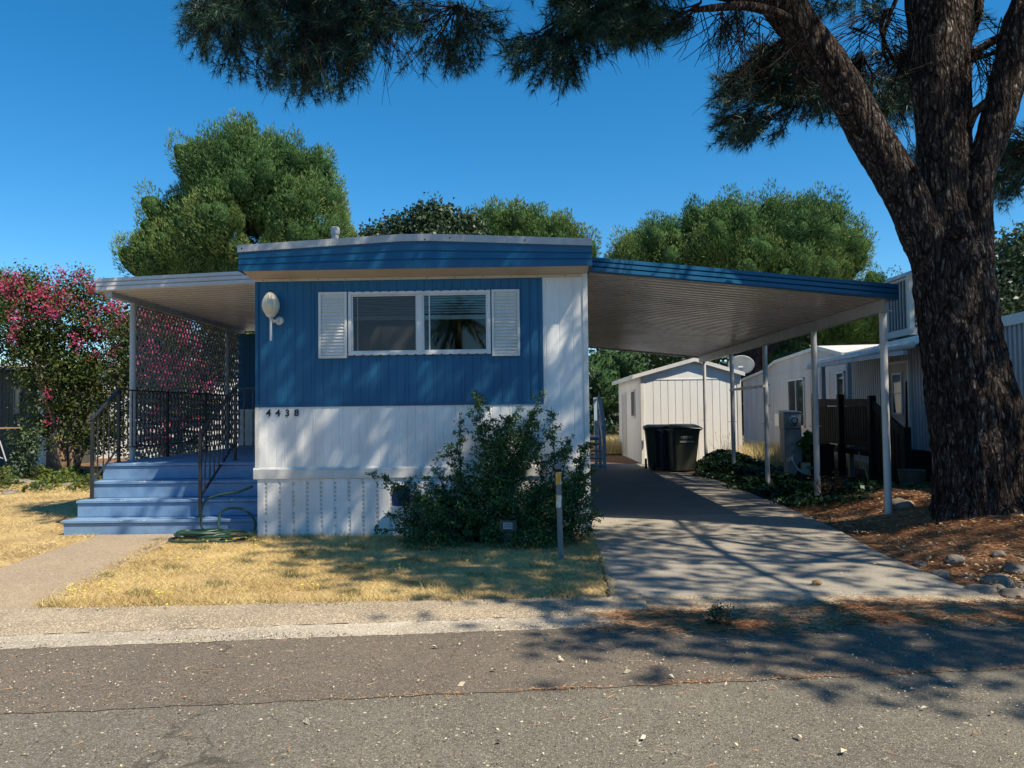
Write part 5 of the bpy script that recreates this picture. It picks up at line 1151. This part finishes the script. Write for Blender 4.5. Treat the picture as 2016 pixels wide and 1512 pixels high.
# door
def wbox(m, t0, t1, o0, o1, z0, z1):
    a, b, c, e = W(t0, o0), W(t1, o0), W(t1, o1), W(t0, o1); m.hexa([a+(z0,), b+(z0,), c+(z0,), e+(z0,), a+(z1,), b+(z1,), c+(z1,), e+(z1,)])
m = MB(); wbox(m, -.47, -.42, -.05, .01, .42, 2.45); wbox(m, .55, .60, -.05, .01, .42, 2.45); wbox(m, -.42, .55, -.05, .01, 2.40, 2.45); m.build('door_frame', M_trim, nb)
m = MB(); wbox(m, -.42, .55, -.02, .0, .42, 2.40); dd = m.build('door', painted('grey_door', (.34,.36,.36), .5), nb, label='grey door with a tall split window'); ORG[dd.name] = ORG[nb.name]
m = MB(); wbox(m, -.12, -.08, -.04, -.021, 1.38, 2.22); wbox(m, .33, .37, -.04, -.021, 1.38, 2.22); wbox(m, -.08, .33, -.04, -.021, 2.18, 2.22); wbox(m, -.08, .33, -.04, -.021, 1.38, 1.42); wbox(m, -.08, .33, -.04, -.021, 1.79, 1.82); m.build('door_window_frame', M_trim, dd)
m = MB(); wbox(m, -.08, .33, -.028, -.022, 1.42, 2.18); m.build('door_pane', M_dglass, dd)
m = MB(); wbox(m, -.33, -.22, -.09, -.07, 1.18, 1.21); wbox(m, -.36, -.30, -.07, -.021, 1.15, 1.24); m.build('handle', M_gal, dd)
# window air conditioner
m = MB(); wbox(m, 7.9, 8.6, -.42, -.02, .98, 1.36); ac = m.build('window_air_conditioner', M_trim, nb, bevel=.01); ORG[ac.name] = ORG[nb.name]
m = MB()
for i in range(3):
    for j in range(2): a = W(7.885, -.38+.13*i); m.box(a[0], a[0]+.10, a[1]-.005, a[1]+.002, 1.03+.15*j, 1.16+.15*j)
m.build('grille', M_dark, ac)
# evaporative cooler on the roof
cl = thing('evaporative_cooler', 'big boxy grey cooler with vertical louvres on the neighbour roof beside the trunk', 'air cooler', (7.9, 15.4, 2.85))
m = MB(); x0, x1, y0, y1, z0, z1 = 7.40, 8.35, 14.94, 15.95, 2.98, 4.14
m.box(x0-.03, x1+.03, y0-.03, y1+.03, z0-.06, z0+.07); m.hexa([(x0-.02, y0-.02, z1-.06), (x1+.02, y0-.02, z1-.06), (x1+.02, y1+.02, z1-.06), (x0-.02, y1+.02, z1-.06), (x0+.08, y0+.08, z1+.04), (x1-.08, y0+.08, z1+.04), (x1-.08, y1-.08, z1+.04), (x0+.08, y1-.08, z1+.04)])
for (x, y) in ((x0, y0), (x1-.10, y0), (x0, y1-.10), (x1-.10, y1-.10)): m.box(x, x+.10, y, y+.10, z0, z1-.05)
m.box(x0+.05, x1-.05, y0+.05, y1-.05, z0+.05, z1-.06); m.build('cabinet', painted('cooler_beige', (.46,.45,.41), .5, (.2,.17,.13), .5, 4), cl, bevel=.006)
m = MB(); m.box(x0+.035, x0+.045, y0+.1, y1-.1, z0+.1, z1-.12); m.box(x0+.1, x1-.1, y0+.035, y0+.045, z0+.1, z1-.12); m.build('pad_panel', Mat('cooler_pad', .9, .1).col((.09,.09,.085)).m, cl)
m = MB()
for i in range(7): y = y0+.12+i*.125; m.box(x0+.005, x0+.033, y, y+.014, z0+.1, z1-.12)
for i in range(10): z = z0+.14+i*.09; m.box(x0+.12, x1-.12, y0+.005, y0+.033, z, z+.04)
m.build('louvre', M_greypaint, cl)
m = MB(); m.box(7.55, 8.2, 15.1, 15.8, 2.84, 2.93); m.build('curb', M_dark, cl)
m = MB(); m.tube(bez((7.45, 14.9, 3.0), (7.42, 14.6, 2.9), (7.5, 14.45, 2.65), 8), .012, 6); m.build('water_pipe', M_trim, cl)
# neighbour's small patio roof
pr = thing('patio_cover', 'low white patio cover with two square posts in front of the grey door', 'patio cover', (6.9, 16, 0))
m = MB(); m.hexa([(6.72, 13.6, 2.60), (7.40, 13.6, 2.74), (7.62, 18.4, 2.70), (6.72, 18.4, 2.56), (6.72, 13.6, 2.62), (7.40, 13.6, 2.76), (7.62, 18.4, 2.72), (6.72, 18.4, 2.58)]); m.build('roof_panel', M_gal, pr)
m = MB(); m.tube([(6.74, 13.55, 2.62), (6.74, 16, 2.60), (6.74, 18.4, 2.56)], .065, 12); m.build('gutter', M_trim, pr, smooth=True)
m = MB(); m.box(6.66, 6.74, 13.7, 18.4, 2.46, 2.54); m.build('beam', M_greypaint, pr)
for y in (15.95, 17.5):
    m = MB(); m.box(6.60+(.06 if y > 17 else 0), 6.69+(.06 if y > 17 else 0), y, y+.09, 0, 2.46); m.build('post', M_greypaint, pr)
# green steps with rail
gs = thing('entry_steps', 'nearly black green wooden steps and railing below the neighbour door', 'steps', (6.6, 14, 0))
m = MB()
for i in range(4): m.box(6.35, 7.3, 12.9+.32*i, 13.25+.32*i, .02, .15+.17*(i)); 
m.box(6.35, 7.42, 14.2, 17.0, .62, .72); m.build('treads', M_darkgreen, gs, bevel=.008)
for (x, y, zt) in ((6.3, 14.2, 1.75), (6.3, 15.6, 1.80), (6.35, 17.1, 1.85), (6.3, 12.95, 1.2)): m = MB(); m.box(x-.06, x+.06, y-.06, y+.06, 0, zt); m.build('post', M_darkgreen, gs, bevel=.01)
m = MB(); m.bar((6.3, 14.2, 1.62), (6.35, 17.1, 1.66), .05, .14); m.bar((6.3, 14.2, 1.6), (6.3, 12.9, 1.05), .05, .14); m.bar((6.3, 14.2, .85), (6.35, 17.1, .85), .04, .10)
for i in range(9):
    y = 12.98+i*.14; m.bar((6.30, y, .1), (6.30, y, 1.05+(y-12.95)*.42), .03, .10, up=(0, 1, 0))
m.build('railing', M_darkgreen, gs)
m = MB()
for i in range(24): m.box(6.30, 6.33, 14.36+i*.112, 14.435+i*.112, .80, 1.56)
m.build('baluster_panel', M_darkgreen, gs)
m = MB(); m.prism([(6.0, 16.9), (6.06, 17.0), (6.06, 17.9), (6.0, 17.9)], 0, .01)
V = [(6.62, 17.15, 0), (6.62, 17.95, 0), (6.62, 17.95, 1.45), (6.62, 17.75, 1.72), (6.62, 17.35, 1.72), (6.62, 17.15, 1.45)]
m = MB(); m.add(V+[(x+.05, y, z) for x, y, z in V], [(0,1,2,3,4,5), (11,10,9,8,7,6)]+[(i, (i+1) % 6, 6+(i+1) % 6, 6+i) for i in range(6)]); m.build('side_panel', M_darkgreen, gs)
m = MB(); m.lathe((6.08, 12.35, H(6.1, 12.3)), [(.17, 0), (.20, .30), (.21, .31), (.19, .31)], 16); o = m.build('plant_pot', M_plasticg); tag(o, 'low green tub on the ground at the foot of the dark steps', 'tub')
m = MB(); m.box(5.78, 6.15, 15.6, 16.3, .1, .75); m.box(5.76, 6.17, 15.58, 16.32, .75, .80); o = m.build('storage_box', M_darkgreen, bevel=.01); tag(o, 'dark green box standing between the two patio posts', 'box')
m = MB(); m.tube([A(1690, 890, 14.6), A(1706, 930, 14.2), A(1716, 975, 13.6)], .012, 6); o = m.build('garden_stake', Mat('yellow_stick', .6).col((.38,.28,.08)).m); tag(o, 'thin yellowish stick leaning against the dark steps', 'stick')
m = MB(); m.bar((7.38, 15.15, 1.0), (7.41, 15.15, 2.03), .03, .03, up=(0, 1, 0)); m.tube([(7.36, 15.95, .75), (7.44, 16.0, 2.05)], .02, 6); o = m.build('leaning_pole', M_dark); tag(o, 'dark pole leaning on the siding left of the grey door', 'pole')
# --- electric meter pedestal
M_mp = painted('pedestal_grey', (.24,.26,.26), .5)
mp = thing('meter_pedestal', 'grey electric meter pedestal with round glass meter beside an oleander', 'utility box', (5.42, 16, 0))
m = MB(); m.box(5.25, 5.60, 15.85, 16.15, .42, 1.12); m.box(5.235, 5.585, 15.82, 16.15, 1.12, 1.44); m.hexa([(5.23, 15.80, 1.44), (5.60, 15.80, 1.44), (5.60, 16.15, 1.46), (5.23, 16.15, 1.46), (5.23, 15.80, 1.46), (5.60, 15.80, 1.46), (5.60, 16.15, 1.49), (5.23, 16.15, 1.49)]); m.build('cabinet', M_mp, mp, bevel=.008)
m = MB(); m.box(5.30, 5.50, 15.9, 16.1, -.05, .42); m.build('stand', M_gal, mp)
m = MB(); m.lathe((5.41, 15.82, 1.28), [(.105, 0), (.105, -.03), (.085, -.04), (.085, -.10), (.06, -.125), (.02, -.13)], 24, 'y'); m.build('meter', M_gal, mp, smooth=True)
m = MB(); m.lathe((5.41, 15.70, 1.28), [(.07, 0), (.065, -.006)], 20, 'y'); m.build('dial', M_dark, mp)
m = MB(); m.tube([(5.38, 15.86, .5), (5.45, 15.7, .3), (5.75, 15.3, .06), (5.95, 15.2, .03)], .028, 8); m.tube([(5.32, 15.9, .45), (5.32, 15.9, 0)], .02, 8); m.build('conduit', M_greypaint, mp)
m = MB(); m.box(5.62, 5.80, 15.9, 16.02, .16, .42); o = m.build('junction_box', M_trim, mp, bevel=.006)
sprig_shrub('oleander', 'bright green lance leaved oleander between meter pedestal and post', (5.95, 16.1, 0), [tuple(at(px, py, 16+random.uniform(-.2, .2))) for px, py in ((1575, 868), (1590, 852), (1600, 870), (1584, 880), (1605, 890), (1572, 895), (1595, 900))], .20, 420, foliage('oleander_leaves', [(0, (.05,.10,.03)), (1, (.16,.24,.07))]), .09, tone=.6, seed=6)
sprig_shrub('bare_shrub', 'leafless twiggy shrub at the foot of the second carport post', (4.62, 12.0, Hf(4.62, 12)), [(4.62+random.uniform(-.35, .35), 12+random.uniform(-.2, .2), Hf(4.6, 12)+random.uniform(.15, .42)) for i in range(60)], .02, 420, M_pn, .05, stemr=.004, seed=7)
sprig_shrub('bare_shrub', 'pale leafless weeds in front of the white shed wall', (4.95, 19.3, .1), [(4.95+random.uniform(-.5, .5), 19.3+random.uniform(-.3, .3), random.uniform(.5, 1.0)) for i in range(26)], .03, 200, M_pn, .05, stemr=.005, seed=8)
# --- striped marker post
mk = thing('marker_post', 'slim grey marker post with two white and orange reflective bands in front of the shrub', 'post', (.33, 7.85, 0))
M_mk = painted('weathered_grey_plastic', (.20,.20,.19), .6, (.1,.09,.08), .6, 9)
mx_, my_ = at(1101, 1000, 7.85).x, 7.85
m = MB(); m.tube([(mx_+.01, my_, 0), (mx_-.006, my_, .96)], .028, 16); m.build('tube', M_mk, mk, smooth=False)
m = MB(); m.lathe((mx_-.006, my_, .955), [(.030, 0), (.036, .004), (.036, .035), (.022, .05), (.006, .056)], 16); m.build('cap', M_mk, mk)
m = MB(); m.lathe((mx_-.005, my_, .925), [(.031, 0), (.031, .03)], 16); m.build('collar', M_dark, mk)
def refl():
    m = Mat('reflective_band', .35); n1 = m.noise(7, 3, m.map((1,1,.5), (0,.6,0))); m.col(m.ramp(n1, [(.47, (.75,.70,.60)), (.53, (.75,.33,.05))])); return m.m
M_refl = refl()
for z in (.80, .565):
    m = MB(); m.lathe((mx_-.003, my_, z), [(.0295, 0), (.0300, .01), (.0300, .115), (.0295, .125)], 16); m.build('reflective_band', M_refl, mk)
# --- small label box in the shrub
p = at(1000, 1036, 8.45); ub = thing('utility_marker', 'small grey metal plate with pale label at the foot of the shrub', 'sign', (p.x, 8.3, 0))
m = MB(); m.box(p.x-.095, p.x+.095, 8.44, 8.48, p.z-.06, p.z+.06); m.box(p.x-.05, p.x+.05, 8.45, 8.475, 0, p.z-.06); m.build('plate', M_plasticg, ub, bevel=.004)
m = MB(); m.box(p.x-.052, p.x+.05, 8.434, 8.439, p.z-.03, p.z+.04); m.build('label_plate', M_greypaint, ub)
wl = M_dark
for i, s_ in enumerate(('', '')): pass
m = MB()
for z in (.018, -.008): 
    for i in range(6): m.box(p.x-.04+i*.014, p.x-.031+i*.014, 8.431, 8.4335, p.z+z, p.z+z+.008)
m.build('label_print', M_dark, ub)
p = at(790, 968, 9.2); m = MB(); m.lathe((p.x, 9.2, p.z-.16), [(.11, 0), (.12, .10), (.10, .18), (.04, .235), (.01, .24)], 14); o = m.build('faucet_cover', painted('blue_cloth', (.03,.05,.16), .8)); tag(o, 'dark blue cover poking out of the shrub left side', 'cover')
# --- garden hose
hs = []; r = random.Random(12)
def loopc(c, rx, ry, z, n=22, a0=0, turns=1.0, dz=0):
    return [(c[0]+rx*math.cos(a0+6.283*turns*i/n)+r.uniform(-.012, .012), c[1]+ry*math.sin(a0+6.283*turns*i/n)+r.uniform(-.012, .012), z+dz*i/n+r.uniform(-.004, .006)) for i in range(n)]
P = [A(497, 958, 9.62), A(470, 968, 9.66), A(430, 975, 9.7), A(405, 985, 9.62), A(396, 1010, 9.55), A(402, 1045, 9.45)]
c = gnd(400, 1062, .05)
P += loopc((c.x, c.y-.06), .36, .24, .06, 22, .5, 1.1, .02)+loopc((c.x+.05, c.y-.05), .28, .17, .10, 20, 1.2, 1.15, .04)+loopc((c.x-.06, c.y+.0), .24, .15, .13, 18, .2, 1.0, .03)+loopc((c.x+.16, c.y-.04), .42, .20, .10, 20, 2.6, .95, .03)+loopc((c.x-.02, c.y-.02), .30, .22, .16, 20, 4.0, 1.1, -.05)
P += [A(428, 1062, 9.4), A(430, 1030, 9.5), A(436, 1008, 9.55), A(455, 1000, 9.6), A(478, 1003, 9.6), A(497, 1018, 9.55), A(503, 1035, 9.5), A(495, 1052, 9.35), A(470, 1063, 9.1), A(440, 1066, 9.0), A(425, 1070, 9.0), A(450, 1078, 8.9), A(480, 1074, 8.95)]
Q = []
P4 = [tuple(p)+(0,) for p in P]
Q = [q[:3] for q in catmull(P4, 4)]
m = MB(); m.tube(Q, .0155, 8); o = m.build('garden_hose', M_hose, smooth=True); tag(o, 'dark green garden hose coiled in a tangle at the right foot of the blue steps', 'hose')
# --- rocks
def rock(loc, s, label, seed, flat=.6, grp='rocks around the pine mound'):
    import bmesh; b = bmesh.new(); bmesh.ops.create_icosphere(b, subdivisions=4, radius=1); r = random.Random(seed); ax = (s*r.uniform(.9, 1.3), s*r.uniform(.7, 1), s*flat); an = r.random()*3
    for v in b.verts:
        n_ = 1+.30*mnoise.noise(v.co*1.3+Vector((seed*3.1, 0, 0)))+.08*mnoise.noise(v.co*4+Vector((seed, 2, 0))); q = Vector((v.co.x*ax[0]*n_, v.co.y*ax[1]*n_, v.co.z*ax[2]*n_)); q.rotate(Matrix.Rotation(an, 3, 'Z')); v.co = q+Vector(loc)
    o = link('rock', [tuple(v.co) for v in b.verts], [tuple(x.index for x in f.verts) for f in b.faces], M_rock, smooth=True, loc=loc); b.free(); tag(o, label, 'rock', grp); return o
for i, (px, py, z, s, lab) in enumerate(((1878, 1052, .30, .10, 'squarish grey rock on the mound just below the trunk'), (1930, 1140, .12, .12, 'dark speckled boulder near the tip of the driveway corner'), (1962, 1112, .18, .15, 'wide half buried tan boulder on the right slope'),
        (1966, 1140, .10, .085, 'round brown stone right of the speckled boulder'), (2004, 1160, .08, .13, 'large rounded rock cut by the right edge low down'), (2000, 1078, .26, .10, 'flat pale rock at the right edge level with the mound top'), (1775, 1000, .25, .16, 'smooth rock in shade right of the nearest carport post'),
        (1810, 1068, .22, .07, 'small brownish stone half sunk in needles above the driveway edge'), (1850, 1085, .22, .09, 'low brown rock in the middle of the mound'), (1795, 1100, .12, .06, 'little pale stone beside the driveway right edge'), (1965, 1048, .33, .06, 'small grey stone by the trunk foot'), (2010, 1120, .16, .07, 'small dark stone at the right edge between two larger ones'), (1905, 1075, .28, .05, 'tiny grey stone right of the squarish rock'))):
    p = gnd(px, py, z); h = Hf(p.x, p.y); rock((p.x, p.y, h+s*.15), s, lab, i+1)
for i, (px, py, s, lab) in enumerate(((45, 955, .30, 'widest weathered rock bordering the left garden bed'), (90, 962, .22, 'flat grey rock right of the widest bed rock'), (20, 975, .20, 'brown rock at the left edge of the lawn'), (115, 948, .22, 'rounded rock below the crepe myrtle stems'), (65, 940, .24, 'upper rock in the row under the myrtle'), (135, 958, .16, 'small tan rock nearest the steps in the garden bed'))):
    p = gnd(px, py, 0.0); rock((p.x, p.y, .03), s, lab, 30+i, .35, 'rocks edging the left garden bed')
p = gnd(1609, 1150, .05); o = rock((p.x, p.y, .065), .045, 'yellowish crumpled clump lying alone on the sunny driveway', 77, .45, None); o.name = 'debris_clump'; o['category'] = 'debris'; o.data.materials[0] = M_leafdry
if 'group' in o: del o['group']
sprig_shrub('weed_tuft', 'small green weed tuft in the gutter at the driveway foot', tuple(gnd(1420, 1228, .02)), [tuple(gnd(1420, 1228, .02)+Vector((random.uniform(-.06, .06), random.uniform(-.03, .03), random.uniform(.06, .13)))) for i in range(14)], .02, 500, M_oak, .03, tone=.85, stemr=.002, seed=9, gap=0.3)
# --- left background
ls = thing('dark_shed', 'dark grey green shed with one small window at the left edge', 'shed', (-15, 22.6, 0))
xa, xb = at(-60, 800, 22).x, at(76, 800, 22).x; M_shed = painted('dark_shed_paint', (.06,.065,.05), .7)
m = MB(); P = [(xa, 22, 0)]; x = xa+.15
while x < xb-.1: P += [(x, 22, 0), (x+.01, 22.012, 0), (x+.02, 22, 0)]; x += .2
P.append((xb, 22, 0)); m.ext(P, (0,0,0), (0,0,2.86)); m.box(xa, xb, 22.02, 25, 0, 2.84); m.build('wall', M_shed, ls)
m = MB(); m.hexa([(xa-.1, 21.8, 2.86), (xb+.15, 21.8, 2.95), (xb+.15, 25, 3.0), (xa-.1, 25, 2.9), (xa-.1, 21.8, 2.92), (xb+.15, 21.8, 3.01), (xb+.15, 25, 3.06), (xa-.1, 25, 2.96)]); m.build('roof', M_greypaint, ls)
q0, q1 = at(27, 815, 21.99), at(41, 763, 21.99); m = MB(); framebox(m, q0.x, q1.x, q0.z, q1.z, .04, 21.96, 21.999); o = m.build('window', painted('dim_frame', (.16,.16,.14)), ls); ORG[o.name] = ORG[ls.name]
m = MB(); m.box(q0.x+.03, q1.x-.03, 21.975, 21.985, q0.z+.03, q1.z-.03); m.build('pane', M_dglass, o)
m = MB(); m.box(at(76, 800, 21.9).x, at(88, 800, 21.9).x, 21.84, 21.98, 0, 2.9); m.build('corner_post', M_trim, ls)
nh = thing('white_home', 'white neighbouring home glimpsed behind the crepe myrtle and the lattice', 'mobile home', (-15, 28, 0))
xa, xb = at(-60, 750, 27).x, at(462, 750, 27).x
m = MB(); ribbed(m, xa, xb, 27, 0, 3.3, .2, .02, .012); m.box(xa, xb, 27.03, 31, 0, 3.28); m.build('wall', M_shedwhite, nh)
m = MB(); m.box(xa-.2, xb+.2, 26.7, 31.2, 3.3, 3.46); m.build('roof', M_trim, nh)
for px in (190, 330, 395):
    c = at(px, 780, 27); m = MB(); framebox(m, c.x-.5, c.x+.5, 1.3, 2.4, .06, 26.95, 27.0); o = m.build('window', M_trim, nh); ORG[o.name] = ORG[nh.name]
    m = MB(); m.box(c.x-.44, c.x+.44, 26.97, 26.985, 1.36, 2.34); m.build('pane', M_dglass, o)
ft = thing('folding_table', 'weathered brown table corner and leg at the left edge of the photo', 'table', (at(0, 880, 17.5).x, 17.5, 0))
zt = at(5, 842, 17.5).z; c = at(-25, 842, 17.5); m = MB(); m.box(c.x-.5, at(20, 842, 17.5).x, 17.2, 17.9, zt-.03, zt); m.build('table_top', M_pn if False else Mat('worn_wood', .8).col((.28,.18,.12)).m, ft, bevel=.004)
m = MB(); m.tube([A(-8, 845, 17.4), A(12, 908, 17.4)], .016, 6); m.tube([A(-14, 895, 17.4), A(6, 903, 17.4)], .012, 6); m.build('leg', M_greypaint, ft)
# porch odds and ends: boots and hanging tools near the expando wall
o = MB(); p = at(488, 790, 15.5); o.box(-5.30, -5.05, 15.45, 15.6, 1.72, 1.86); o = o.build('mailbox', M_black, porch)
